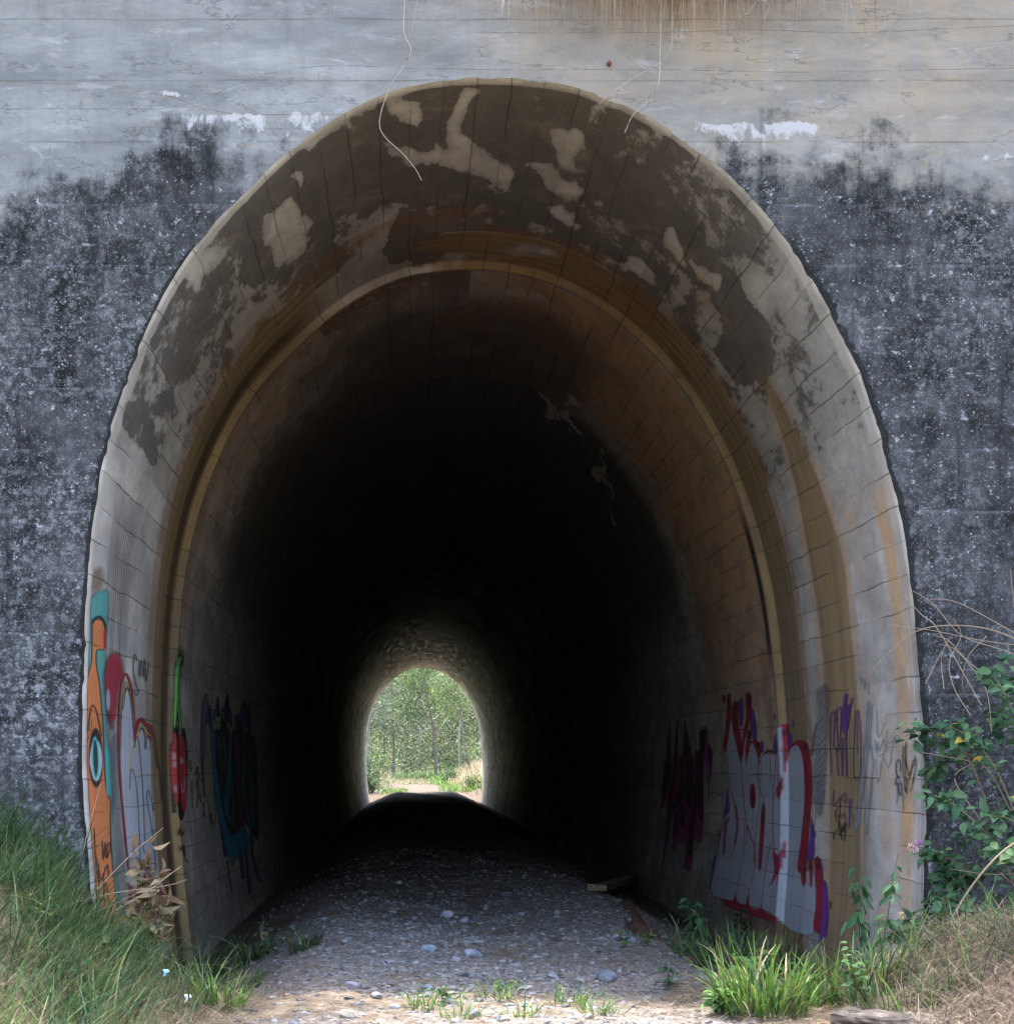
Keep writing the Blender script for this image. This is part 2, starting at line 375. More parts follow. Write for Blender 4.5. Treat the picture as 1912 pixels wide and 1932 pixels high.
MSTONE = mat_rock('ballast_stone', (.42, .44, .48), (1.0, 1.02, 1.06), 18)
MBARK = mat_rock('bark', (.45, .42, .4), (1, 1, 1), 6)

# ------------------------------------------------------------------ ground
def hill_side(r):  # cutting profile either side of the track
    return 5.6*sstep(r, 2.9, 9.5)
def gz(x, y):
    x = np.asarray(x, float); y = np.asarray(y, float)
    r = np.abs(x-XC-.05)
    tun = -.46*sstep(r, .95, 2.5)+.03*np.cos(x*2.2+y*.35)*(r < 2)
    # front banks
    left = .74*sstep(-x, 1.12, 2.5)*(1-.35*sstep(-y, 2.5, 5))
    right = .22*sstep(x, 2.15, 2.9)*sstep(-y, .75, 1.7)*(1-.5*sstep(-y, 2.6, 4))+.10*sstep(x, 2.0, 2.8)
    f = left+right-.16*sstep(x, .9, 1.6)*(1-sstep(x, 2.0, 2.5))*(1-sstep(-y, 1., 2.4))-.22*np.exp(-((x+1.05)/.28)**2)*(1-sstep(-y, .6, 1.8))
    f = f+hill_side(r)*(1-.55*sstep(-y, .5, 5))
    b = sstep(-y, .0, .9)
    z = tun*(1-b)+f*b
    # outside the bore, against the portal wall
    z = np.where((r > 2.55) & (y < .5), f, z)
    z = np.where((r > 3.2) & (y >= .5) & (y < 79.5), 5.6*sstep(r, 3.2, 4.2), z)
    # far cutting
    yy = y-80
    fb = -.1+.010*np.clip(yy, 0, 60)+.9*sstep(x-XC, 1.7, 4.6)+.8*sstep(XC-x, 2.0, 5.5)+4*sstep(r, 4, 13)+22*sstep(yy, 52, 130)
    z = np.where(yy > 0, tun*(1-sstep(yy, 0, 3))+fb*sstep(yy, 0, 3), z)
    n = (fbm(x*1.3+40, y*1.3+40, 5)-.5)*.10+(fbm(x*9+5, y*9+80, 3)-.5)*.030
    n = n*(1-.6*sstep(r, 1.9, 2.3)*(y > 0)*(y < 80))+(fbm(x*.2+9, y*.2+3, 4)-.5)*sstep(r, 5, 15)*1.2
    return z+n
def ground_hit(lx, ly):
    """point of the ground seen at layout position (lx, ly)"""
    dx, dz = (lx-776)/4120., -(ly-1440)/4120.
    D = np.linspace(6, 140, 26801); zz = gz(dx*D, D-DIST); h = CAMZ+dz*D-zz
    i = np.argmax(h < 0) if (h < 0).any() else len(D)-1
    return np.array([dx*D[i], D[i]-DIST, zz[i]])
def nonuni(*segs):
    out = []
    for a_, b_, n in segs: out.append(np.linspace(a_, b_, n, endpoint=False))
    return np.concatenate(out+[[segs[-1][1]]])
gx = nonuni((-600, -60, 18), (-60, -8, 26), (-8, -3, 40), (-3, 4, 260), (4, 9, 40), (9, 60, 26), (60, 600, 18))
gy = nonuni((-500, -40, 20), (-40, -5, 50), (-5, 6, 380), (6, 20, 160), (20, 78, 120), (78, 130, 170), (130, 240, 80), (240, 900, 20))
GX, GY = np.meshgrid(gx, gy); GZ = gz(GX, GY)
def grid_faces(nr, nc):
    i = np.arange(nr*nc).reshape(nr, nc)
    return np.stack([i[:-1, :-1], i[:-1, 1:], i[1:, 1:], i[1:, :-1]], -1).reshape(-1, 4)
rr = np.abs(GX-XC)
gravel = np.where(GY < 78, -.75+1.7*fbm(GX*1.6+3, GY*1.2+8, 4)+ (1-sstep(rr, 1.3, 1.9))*.62+.12, .15)*np.where(GY < -1.4, .55, 1)
straw = np.clip(.75*sstep(GX, 1.1, 1.7)*sstep(-GY, -.6, .6)+.8*sstep(-GX, .9, 1.4)*(GY < .3)+.35*(GY > 80)*sstep(rr, 1.3, 2.3), 0, 1)
straw = np.where((GY > .8) & (GY < 79), .12+.12*(rr > 1.4), straw)
straw = np.where((GY < -1.2) & (rr < 1.3), .35, straw)
straw = np.where((GY > 79) & (rr < 2.6), .0, straw); green = np.clip((rr > 4)*.8+(GY > 84)*(GX < -1.1)*.8+(GY > 112)*1., 0, 1); straw = np.where(GY > 122, .1, straw); gravel = np.where(GY > 79, .0, gravel)
Fg = np.stack([gravel, straw, green*1., np.where(GY > 79, .0, np.where(GY > -1.2, .5, .45))], -1).reshape(-1, 4)
g = mesh_np('ground', np.stack([GX, GY, GZ], -1).reshape(-1, 3), [grid_faces(len(gy), len(gx))], MG, attrs={'F1': Fg})
tag(g, kind='structure')
# hill over the bore
hx = np.linspace(-9.4+XC, 9.4+XC, 60); hy = np.linspace(.5, 80.2, 160); HX, HY = np.meshgrid(hx, hy)
HZ = 6.22+(fbm(HX*.4, HY*.4, 4)-.5)*.3*sstep(HY, .6, 3)*(1-sstep(HY, 78, 80))+.9*sstep(HY, 1, 14)*(1-sstep(HY, 66, 79))-.75*sstep(np.abs(HX-XC), 7.5, 9.4)
hf = np.zeros((HX.size, 4)); hf[:, 1] = .7; hf[:, 2] = .9; hf[:, 3] = 1
hill = mesh_np('hill', np.stack([HX, HY, HZ], -1).reshape(-1, 3), [grid_faces(160, 60)], MG, attrs={'F1': hf}); tag(hill, kind='structure')

# ------------------------------------------------------------------ portal wall
def ray_rect(c, d, x0, x1, z0, z1):
    with np.errstate(divide='ignore'):
        tx = np.where(d[:, 0] > 0, (x1-c[0])/d[:, 0], (x0-c[0])/d[:, 0]); tz = np.where(d[:, 1] > 0, (z1-c[1])/d[:, 1], (z0-c[1])/d[:, 1])
    return np.minimum(tx, tz)
JIT = (fbm(ARC*7, ARC*0+3, 5)-.5)*.018-.018*sstep(fbm(ARC*3.3+7, ARC*0+9, 3), .62, .72)*fbm(ARC*22, ARC*0+5, 2)
def portal(name, y0, y1, fields, WT=6.2, NR=150):
    cen = np.array([XC, 1.9]); P = PROF.copy()
    jit = JIT
    P = P-NRM*jit[:, None]
    d = P-cen; t1 = ray_rect(cen, d, XC-8.8, XC+8.8, -2.2, WT); O = cen+d*t1[:, None]
    t = np.linspace(0, 1, NR)**1.7
    G = P[None]*(1-t[:, None, None])+O[None]*t[:, None, None]
    V = np.stack([G[..., 0], np.full(G.shape[:2], y0), G[..., 1]], -1)
    rel = (fbm(G[..., 0]*3, G[..., 1]*9, 4)-.5)*.012
    V[..., 1] += np.where(t[:, None] > 0.002, rel*(1 if y1 > y0 else -1), 0)
    back = np.stack([O[:, 0], np.full(NP, y1), O[:, 1]], -1)[None]
    inner = np.stack([O[:, 0]*0+P[:, 0], np.full(NP, y1), P[:, 1]], -1)[None]
    V = np.concatenate([V, back, inner], 0)
    F1 = np.zeros((NR+2, NP, 4)); F2 = np.zeros((NR+2, NP, 4)); F1[..., 3] = 0; F2[..., 3] = 1
    if fields: fields(V, F1, F2, np.linalg.norm(G-P[None], axis=-1))
    return mesh_np(name, V.reshape(-1, 3), [grid_faces(NR+2, NP)[:, ::-1] if y1 > y0 else grid_faces(NR+2, NP)], MW, attrs={'F1': F1.reshape(-1, 4), 'F2': F2.reshape(-1, 4)})
def front_fields(V, F1, F2, dist):
    V = V[:-2]; lx, ly = lay(V)
    n = fbm(V[..., 0]*2+3, V[..., 2]*2+7, 4)-.5
    # lower edge of the clean upper concrete
    bx = [-3000, 0, 100, 200, 300, 400, 470, 540, 640, 1240, 1290, 1360, 1420, 1500, 1580, 1660, 1760, 1912, 5000]
    by = [380, 365, 350, 325, 300, 285, 330, 330, 320, 300, 330, 300, 272, 290, 295, 310, 345, 365, 380]
    b = np.interp(lx, bx, by)
    dark = sstep(ly-b, -130, 190)
    dark = np.where((lx > 340) & (lx < 560) & (ly < b+60), dark*.75, dark)
    base = .25+.95*dark
    low = sstep(ly, 900, 1350)*(lx < 400)*.26                       # paler, greyer foot on the left
    patch = Pm(V)
    base = base-low
    base = np.clip(base, 0, 1.3)
    base = np.where(ly < b-90, base-.35, base)
    # soft darker patches above
    for cx, cy, rx, ry, s_ in [(400, 245, 160, 22, .25), (330, 320, 90, 40, .35), (1500, 160, 140, 60, .12), (1700, 240, 60, 40, .15), (60, 60, 200, 30, .05)]:
        base = base+s_*np.exp(-((lx-cx)/rx)**2-((ly-cy)/ry)**2)
    F1[:-2, :, 0] = base
    warm = .68*sstep(lx, 850, 1150)*(1-.45*sstep(ly, 150, 300))+.25*sstep(lx, 500, 900)+.12+.5*np.exp(-((lx-1300)/330)**2-((ly)/70)**2)  # warmer towards the right: sun bounce put into the colour
    F1[:-2, :, 1] = warm
    eff = np.zeros_like(lx)
    def band(x0, x1, y_, h, s_, drip=0):
        y_ = y_+(fbm(lx/45, lx*0+1, 4)-.5)*22; s_ = s_*(.35+1.1*fbm(lx/38+7, ly/30, 4))
        up = np.clip((y_-ly)/(h*.35), 0, None); dn = np.clip((ly-y_)/(h+drip*fbm(lx/14, lx*0, 3)), 0, None)
        e_ = np.exp(-(up+dn)**2)*sstep(lx, x0, x0+60)*(1-sstep(lx, x1-60, x1)); return e_*s_
    eff = np.maximum(eff, band(300, 650, 222-.02*(lx-300), 16, .75, 50)); eff = np.maximum(eff, band(1250, 1580, 232, 16, .8, 60))
    eff = np.maximum(eff, band(1690, 2300, 297, 9, .6, 10)); eff = np.maximum(eff, band(1650, 2300, 395, 18, .5, 50)*.8)
    eff = np.maximum(eff, .65*np.exp(-((lx-495)/26)**2-((ly-243)/24)**2)); eff = np.maximum(eff, band(60, 400, 449, 5, .5, 0))
    eff = np.maximum(eff, .7*np.exp(-((lx-335)/60)**2-((ly-178-(lx-335)*.12)/7)**2)); eff = np.maximum(eff, band(1500, 1700, 215, 20, .35, 30))
    eff = np.maximum(eff, band(1735, 1980, 1273, 7, .7, 0)); eff = np.maximum(eff, .55*np.exp(-((lx-1752)/9)**2)*sstep(ly, 1250, 1300))
    F1[:-2, :, 2] = eff
    d = dist
    rimz = sstep(ly, 380, 520)*np.where(lx > 900, 1, 1)
    wdt = np.where(lx > 900, .055, .038)*(.35+1.3*fbm(lx/40+ly/33, ly/55, 4))
    F1[:-2, :, 3] = .85*(1-sstep(d, wdt*.25, wdt*1.3))*rimz
    # deep black areas (biofilm) : r ; paleness of mottling : alpha
    s1 = np.where(lx < 900, np.interp(lx, [-400, 0, 110, 200, 270, 330, 380, 450], [148, 152, 158, 160, 172, 184, 205, 216]), np.interp(lx, [900, 1000, 1300, 1400, 1600, 1912, 2200], [60, 62, 60, 55, 62, 48, 50]))
    s2 = np.where(lx < 980, np.interp(lx, [300, 380, 430, 500, 560, 640, 760, 980], [205, 192, 165, 140, 128, 122, 128, 132]), np.interp(lx, [980, 1100, 1300, 1500, 1912], [132, 130, 132, 136, 128]))
    F2[:-2, :, 1] = np.clip((ly-s1)/50, -2, 2); F2[:-2, :, 2] = np.clip((ly-s2)/50, -2, 2)
    blk = np.zeros_like(lx)
    for cx, cy, rx, ry, s_ in [(1600, 318, 150, 28, .9), (1500, 300, 70, 30, .8), (1860, 370, 110, 16, .9), (1800, 350, 60, 40, .5), (1700, 455, 90, 10, .7), (1850, 1500, 170, 300, .75),
                               (350, 305, 60, 25, .8), (230, 365, 120, 30, .6), (420, 300, 40, 30, .6), (60, 590, 25, 200, .35), (30, 420, 60, 40, .4), (1740, 560, 50, 50, .5), (120, 460, 60, 100, .25)]:
        blk = np.maximum(blk, s_*np.exp(-((lx-cx)/rx)**2-((ly-cy)/ry)**2))
    F2[:-2, :, 0] = np.clip(blk*(.55+1.2*(n+.25)), 0, 1)
    F2[:-2, :, 3] = np.where(lx < 900, .45+.5*sstep(ly, 700, 1500), .12)
def Pm(V): return 0
wall = portal('portal_wall', 0.0, .62, front_fields)
tag(wall, 'weathered concrete tunnel portal wall with black staining on its lower half', 'wall')
def far_fields(V, F1, F2, d): F1[..., 0] = .6; F1[..., 1] = .4
wall2 = portal('portal_wall', L_T, L_T-.62, far_fields)
tag(wall2, 'outer face of the far portal at the bright end of the tunnel', 'wall')

# ------------------------------------------------------------------ tunnel lining
NRW = 620
Wr = np.linspace(1/DIST, 1/(L_T+DIST), NRW); Yr = 1/Wr-DIST
XTRA = np.array([3.735, 3.74, 3.75, 3.76, 3.765, 4.915, 4.92, 4.93, 4.94, 4.945, 4.96, 4.98, 5.0, 5.03, 5.06]); Yr = np.sort(np.unique(np.concatenate([[0, .02, .05, .08, .12], XTRA, Yr[2:]]))); Yr[-1] = L_T
def surf(i_f, Y, off=0.):
    """lining surface; i_f float index along the profile, Y depth, off towards the inside"""
    idx = np.arange(NP); px = np.interp(i_f, idx, TUN[:, 0]); pz = np.interp(i_f, idx, TUN[:, 1]); nx = np.interp(i_f, idx, NRM[:, 0]); nz = np.interp(i_f, idx, NRM[:, 1])
    o_ = off-recess(Y)-INSET*(1-sstep(Y, -.01, .045))
    return np.stack([px+nx*o_, Y+0*px, pz+nz*o_], -1)
II, YY = np.meshgrid(np.arange(NP), Yr); LV = surf(II.astype(float), YY)
LV[0, :, 0] = (PROF-NRM*JIT[:, None])[:, 0]; LV[0, :, 2] = (PROF-NRM*JIT[:, None])[:, 1]
lx, ly = lay(LV); AA = np.broadcast_to(ARC, LV.shape[:2]); Zz = LV[..., 2]; side = np.where(LV[..., 0] > XC, 1, -1)
SR = sstep(LV[..., 0]-XC+(fbm(AA*1.7+9, YY*1.4+3, 5)-.5)*3.0*(Zz > 4), -.25, .25); SLf = 1-SR
wx = (fbm(AA*4+5, YY*1.1+2, 5)-.5); wy = (fbm(AA*4+55, YY*1.1+42, 5)-.5)
Q = Paint(lx+wx*70*(YY < 12), ly+wy*70*(YY < 12))
def PM(P, f=12): return Q.mask(P, None, f, True)
warp = (fbm(AA*2.5+5, YY*3+2, 5)-.5)
low = 1-sstep(Zz, 2.2, 3.4)
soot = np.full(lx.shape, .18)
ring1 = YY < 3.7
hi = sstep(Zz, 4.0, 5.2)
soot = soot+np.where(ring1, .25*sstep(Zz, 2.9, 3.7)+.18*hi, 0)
def addp(P, v, f=10):
    global soot
    m_ = PM(P, f); soot = soot*(1-m_)+v*m_
addp([(490,500),(560,410),(640,345),(700,300),(770,285),(900,340),(1000,395),(1040,440),(900,425),(800,440),(700,470),(620,510),(560,590),(520,600)], .95)
addp([(720,235),(800,180),(900,160),(1000,165),(1100,190),(1150,215),(1190,260),(1210,330),(1130,350),(1200,420),(1300,520),(1360,600),(1290,540),(1150,455),(1050,440),(1060,380),(1040,340),(950,280),(860,300),(800,280)], .95)
addp([(1250,310),(1300,330),(1400,420),(1490,520),(1560,610),(1600,690),(1560,700),(1500,640),(1430,570),(1370,500),(1300,440),(1240,390)], .92)
addp([(1300,350),(1400,430),(1500,530),(1580,640),(1640,780),(1600,780),(1540,700),(1460,600),(1380,500),(1290,400)], .86, 16)
addp([(420,420),(520,330),(640,260),(720,240),(700,330),(600,400),(500,500),(420,560),(380,520)], .84, 16)
addp([(250,760),(330,600),(400,620),(380,720),(300,850)], .56, 16)
addp([(1510,730),(1550,690),(1600,740),(1620,790),(1590,810),(1540,790)], .85, 6)
addp([(1330,560),(1400,650),(1430,740),(1440,810),(1415,770),(1370,690),(1320,620)], .95, 6)
addp([(1440,840),(1465,850),(1485,930),(1475,935)], .9, 4)
addp([(330,600),(380,530),(440,480),(520,520),(500,620),(420,700),(350,700)], .62)
addp([(225,880),(300,860),(320,980),(250,930)], .68, 6); addp([(340,740),(400,700),(420,800),(370,820)], .66)
addp([(700,600),(760,500),(820,440),(900,445),(880,520),(780,580)], .35, 14)
addp([(830,450),(900,440),(930,500),(900,560),(840,530)], .9, 8)
# pale scars in the soot
def scar(P, f=5): addp(P, .08, f+5)
scar([(640,300),(700,270),(760,265),(700,285),(660,310)]); scar([(690,235),(760,205),(800,215),(770,260),(700,262)], 8)
scar([(820,310),(950,325),(1040,340),(1080,360),(1060,420),(1040,380),(930,350),(850,340)], 8); scar([(1110,345),(1160,350),(1230,400),(1180,395)], 5)
scar([(1180,270),(1220,290),(1210,340),(1180,330)], 6); scar([(1395,480),(1425,490),(1460,560),(1450,580),(1410,530)], 4); scar([(1470,570),(1500,570),(1512,600),(1495,620),(1475,600)], 3)
scar([(1320,560),(1355,555),(1385,600),(1350,610)], 6); scar([(1165,420),(1220,440),(1240,480),(1190,460)], 5); scar([(620,385),(645,370),(635,392)], 2)
scar([(430,520),(465,540),(440,620),(410,600)], 8); scar([(570,470),(620,440),(640,520),(580,560)], 12); scar([(980,200),(1010,210),(990,330),(960,320)], 10)
scar([(830,210),(900,220),(900,250),(830,240)], 10)
# beyond the joint
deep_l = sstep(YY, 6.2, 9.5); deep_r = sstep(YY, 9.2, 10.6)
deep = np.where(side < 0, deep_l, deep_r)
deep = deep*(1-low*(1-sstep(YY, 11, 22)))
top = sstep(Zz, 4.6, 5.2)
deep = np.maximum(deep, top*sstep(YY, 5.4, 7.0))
far_lit = 1-.97*sstep(YY, 20, 55)  # paler towards the exit: colour stands in for light entering the far end
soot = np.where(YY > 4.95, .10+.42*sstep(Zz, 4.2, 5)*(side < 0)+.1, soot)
soot = np.maximum(soot, deep*1.15*far_lit)
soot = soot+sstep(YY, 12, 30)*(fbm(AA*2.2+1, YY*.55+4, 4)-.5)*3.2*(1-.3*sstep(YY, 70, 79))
for P in [[(650,665),(700,655),(700,670),(660,680)],[(640,690),(670,685),(665,705),(645,725)],[(600,825),(620,812),(612,830)],[(1150,850),(1175,850),(1195,885),(1180,880)],[(1185,860),(1210,870),(1232,925),(1215,910)],[(1265,960),(1285,1000),(1285,1050),(1270,1010)],[(1290,1070),(1305,1110),(1298,1110)],[(490,1080),(505,1020),(500,1080)]]:
    addp(P, -.3, 2)
oran = np.zeros_like(lx); oliv = np.zeros_like(lx); pale = np.zeros_like(lx); grey = np.zeros_like(lx); rust = np.zeros_like(lx); wet = np.zeros_like(lx); teal = np.zeros_like(lx)
def yb(a0, a1, b0, b1): return sstep(YY, a0, a1)*(1-sstep(YY, b0, b1))
wv = warp*.5
# joint band
oliv = np.maximum(oliv, yb(3.28, 3.42, 5.0, 5.15)*SLf*(1-.85*sstep(Zz, 4.7, 5.1)))
oliv = np.maximum(oliv, yb(3.72, 3.8, 4.95, 5.02)*SR*.95)
rust = np.maximum(rust, yb(2.9, 3.05, 3.2, 3.5)*SLf*.45*(Zz > 1)+yb(4.95, 5.1, 5.3, 5.7)*SLf*.5)
rust = np.maximum(rust, yb(3.45, 3.6, 3.75, 4.0)*.5*SR); 
wet = np.maximum(wet, yb(4.35, 4.5, 4.7, 4.85)*SLf*.6*(1-sstep(Zz, 4.6, 4.9))); wet = np.maximum(wet, yb(4.95, 5.05, 5.2, 5.3)*SR*.9*sstep(Zz, 1.8, 2.3)*(1-sstep(Zz, 3.1, 3.5)))
# second streak on the right
sw = .10+.45*(1-sstep(Zz, 2.6, 4.0))
c0 = 2.35+wv*.3
k = (1-sstep(np.abs(YY-c0), sw*.9, sw+.05))*SR*(1-sstep(Zz, 3.75, 4.1)); oliv = np.maximum(oliv, k*.85)
k2 = (1-sstep(np.abs(YY-c0), sw+.05, sw+.28))*SR*(1-sstep(Zz, 4.5, 5.0)); oran = np.maximum(oran, k2*.75)
rimn = fbm(AA*5, YY*4+8, 4); rw = .05+.22*sstep(np.abs(LV[..., 0]-XC), 1.0, 2.2)*rimn; pale = np.maximum(pale, (1-sstep(YY, rw, rw+.10))*sstep(Zz, 1.2, 2.2)*(.15+.8*rimn*fbm(AA*2+3, YY*3, 3)*1.6)); 
oran = np.maximum(oran, .5*SR*(YY < 2)*(1-sstep(Zz, 2.8, 3.1))*sstep(warp, -.1, .15)+.6*SR*(YY < 3.7)*(1-sstep(np.abs(YY-.42), .08, .22))*(1-sstep(Zz, 2.6, 3.0)))
oran = np.maximum(oran, .95*SR*yb(5.05, 5.2, 8.6+wv*2, 9.6+wv*2)*sstep(Zz, 1.0, 2.4))
oran = np.maximum(oran, .55*SR*yb(5.0, 5.3, 6.6, 7.6)*(Zz < 2.4))
rust = np.maximum(rust, .5*SR*yb(5.2, 5.3, 5.5, 5.8)*(Zz < 2.2)*sstep(Zz, .9, 1.6))
oran = np.maximum(oran, .5*SLf*yb(5.2, 5.5, 6.8+wv*2, 7.6+wv*2)*sstep(Zz, 2.0, 4))
top_r = SR*sstep(Zz, 4.5, 4.9)*yb(3.7, 3.9, 7.2, 8.0); rust = np.maximum(rust, top_r*.35)
pale = np.maximum(pale, SLf*yb(5.2, 5.3, 5.5+wv, 6.1+wv)*.5*(Zz > 2.3))
grey = np.maximum(grey, SLf*yb(.55, .8, 1.5, 2.1)*(1-sstep(Zz, 2.75, 2.95))*sstep(Zz, .8, 1.6)*.9)
grey = np.maximum(grey, SR*(1-sstep(YY, .05, .30))*(1-sstep(Zz, 2.2, 3.0))*.75)
grey = np.maximum(grey, SR*(1-sstep(np.abs(YY-1.9), .25, .6))*(1-sstep(Zz, 1.2, 1.9))*.8)
grey = np.maximum(grey, sstep(YY, 5.3, 6)*low*.75*SLf); grey = np.maximum(grey, sstep(YY, 6, 8)*low*.6*SR)
grey = np.maximum(grey, .75*(1-sstep(Zz, -.1, .35+warp*.6))*sstep(YY, .8, 3)); 
for a_ in (oran, oliv, rust, pale): a_ *= (1-.6*sstep(YY, 12, 16))
soot = np.where(YY < .5, soot*(1-.9*(1-sstep(YY, rw, rw+.08))), soot)
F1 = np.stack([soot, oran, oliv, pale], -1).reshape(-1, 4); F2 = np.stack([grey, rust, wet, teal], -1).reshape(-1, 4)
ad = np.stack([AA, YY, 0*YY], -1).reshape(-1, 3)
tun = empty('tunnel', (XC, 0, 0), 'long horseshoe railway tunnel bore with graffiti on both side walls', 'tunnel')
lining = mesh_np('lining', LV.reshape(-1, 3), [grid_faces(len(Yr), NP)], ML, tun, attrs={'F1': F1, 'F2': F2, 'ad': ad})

# ------------------------------------------------------------------ graffiti: thin paint films on the lining
ZA, ZB, ZC, ZE = (130, 1150, 2.76), (300, 1270, 3.715), (1280, 1360, 3.645), (1600, 1360, 4.829)
def film(label, lx0, lx1, ly0, ly1, tf, paint, off=.005):
    left = lx0 < 776
    i0, i1 = (0, NP//2) if left else (NP//2, NP-1)
    # depth range from the layout columns at camera height
    Xw = np.interp(1.0, TUN[:200, 1], TUN[:200, 0]) if left else np.interp(1.0, TUN[::-1][:200, 1], TUN[::-1][:200, 0])
    f0, f1 = [4120*abs(Xw)/abs(v-776) for v in ((lx0, lx1) if left else (lx1, lx0))]
    Y0, Y1 = max(.1, f0-DIST-.35), f1-DIST+.6
    nw = int(abs(lx1-lx0)*1.1)+20; W_ = np.linspace(1/(Y0+DIST), 1/(Y1+DIST), nw); Ys = 1/W_-DIST; Ys = np.sort(np.concatenate([Ys, XTRA[(XTRA > Y0) & (XTRA < Y1)]])); nw = len(Ys)
    # index range: heights
    zt = CAMZ+(1440-ly0)*(Y1+DIST)/4120+.1; zb_ = max(-.5, CAMZ+(1440-ly1)*(Y1+DIST)/4120-.1)
    idx = np.arange(i0, i1+1); zz = TUN[i0:i1+1, 1]; ok = idx[(zz > zb_) & (zz < zt)]
    nz = int(min(620, (zt-zb_)/.0052)); I_ = np.linspace(ok.min(), ok.max(), nz)
    I2, Y2 = np.meshgrid(I_, Ys); V = surf(I2, Y2, off); a_, b_ = lay(V)
    p = Paint(a_, b_, tf); paint(p)
    v = p.a.reshape(-1); keep = v > .03
    Fc = grid_faces(nw, nz); Fc = Fc[keep[Fc].any(1)]
    used = np.unique(Fc); rm = np.full(nw*nz, -1); rm[used] = np.arange(len(used))
    adv = np.stack([np.interp(I2, np.arange(NP), ARC), Y2, 0*Y2], -1).reshape(-1, 3)
    col = np.concatenate([p.rgb.reshape(-1, 3)/np.maximum(1, 1), np.clip(v, 0, 1)[:, None]], 1)
    o = mesh_np('graffiti', V.reshape(-1, 3)[used], [rm[Fc]], MP, tun, col=col[used], attrs={'ad': adv[used]}); o['label'] = label
    return o
ORG, TEAL, BLK, RED, WHT, YEL = (.85, .27, .09), (.16, .58, .52), (.015, .014, .016), (.50, .03, .035), (.66, .69, .76), (.70, .56, .12)
def p_orange(p):
    p.fill([(60,20),(110,0),(200,-40),(205,60),(140,90)], (.62, .36, .2), .55, 8)
    p.fill([(130,150),(170,100),(235,90),(240,200),(225,430),(235,900),(262,1000),(268,1240),(262,1400),(270,1560),(290,1700),(325,1950),(150,1950),(128,1500),(112,1100),(98,850),(95,560),(120,450),(140,300)], TEAL, .85, 5)
    B = [(150,275),(163,250),(190,245),(214,262),(224,300),(222,380),(215,412),(182,412),(172,440),(174,500),(190,600),(203,740),(212,870),(216,1000),(222,1130),(236,1215),(252,1250),(250,1340),(252,1450),(262,1600),(276,1750),(298,1950),(176,1950),(152,1700),(140,1500),(131,1300),(122,1100),(116,950),(111,800),(112,620),(130,540),(145,480),(149,380)]
    p.fill(B, ORG, 1, 1.2); p.loop(B, 7, BLK, .9, 1.2)
    p.stroke([(150,262),(165,240),(190,232),(212,250),(222,290)], 14, BLK, .95, 2)
    p.fill([(212,310),(222,300),(222,400),(212,405)], (.7,.02,.02), 1, 1)
    p.stroke([(128,860),(134,790),(143,735),(155,722),(172,750),(186,810),(200,890)], 9, BLK, .9, 1.5); p.stroke([(120,930),(140,860),(150,800)], 5, BLK, .7, 1)
    p.ell(170, 1010, 40, 165, BLK, .97, 2, 2); p.fill([(135,1030),(150,930),(185,920),(205,1000),(200,1080),(180,1140),(155,1120)], (.66,.66,.74), 1, 1)
    p.ell(168, 1010, 20, 118, (.1,.65,.6), 1, 1, 3); p.ell(168, 1010, 13, 100, (.03,.06,.06), 1, 1, 3)
    p.stroke([(225,960),(232,1080),(236,1210)], 12, (.12,.55,.52), 1, 1)
    for P in [[(160,1400),(165,1500),(175,1640),(190,1700)], [(205,1470),(210,1570),(222,1480),(225,1560),(240,1540)], [(172,1560),(200,1680),(232,1600),(240,1660)], [(180,1740),(200,1800),(225,1700),(240,1790),(262,1860)], [(235,1545),(248,1520),(246,1480),(232,1500),(236,1560)], [(185,1600),(190,1850)], [(210,1650),(222,1900)]]:
        p.stroke(P, 8, BLK, .9, 1)
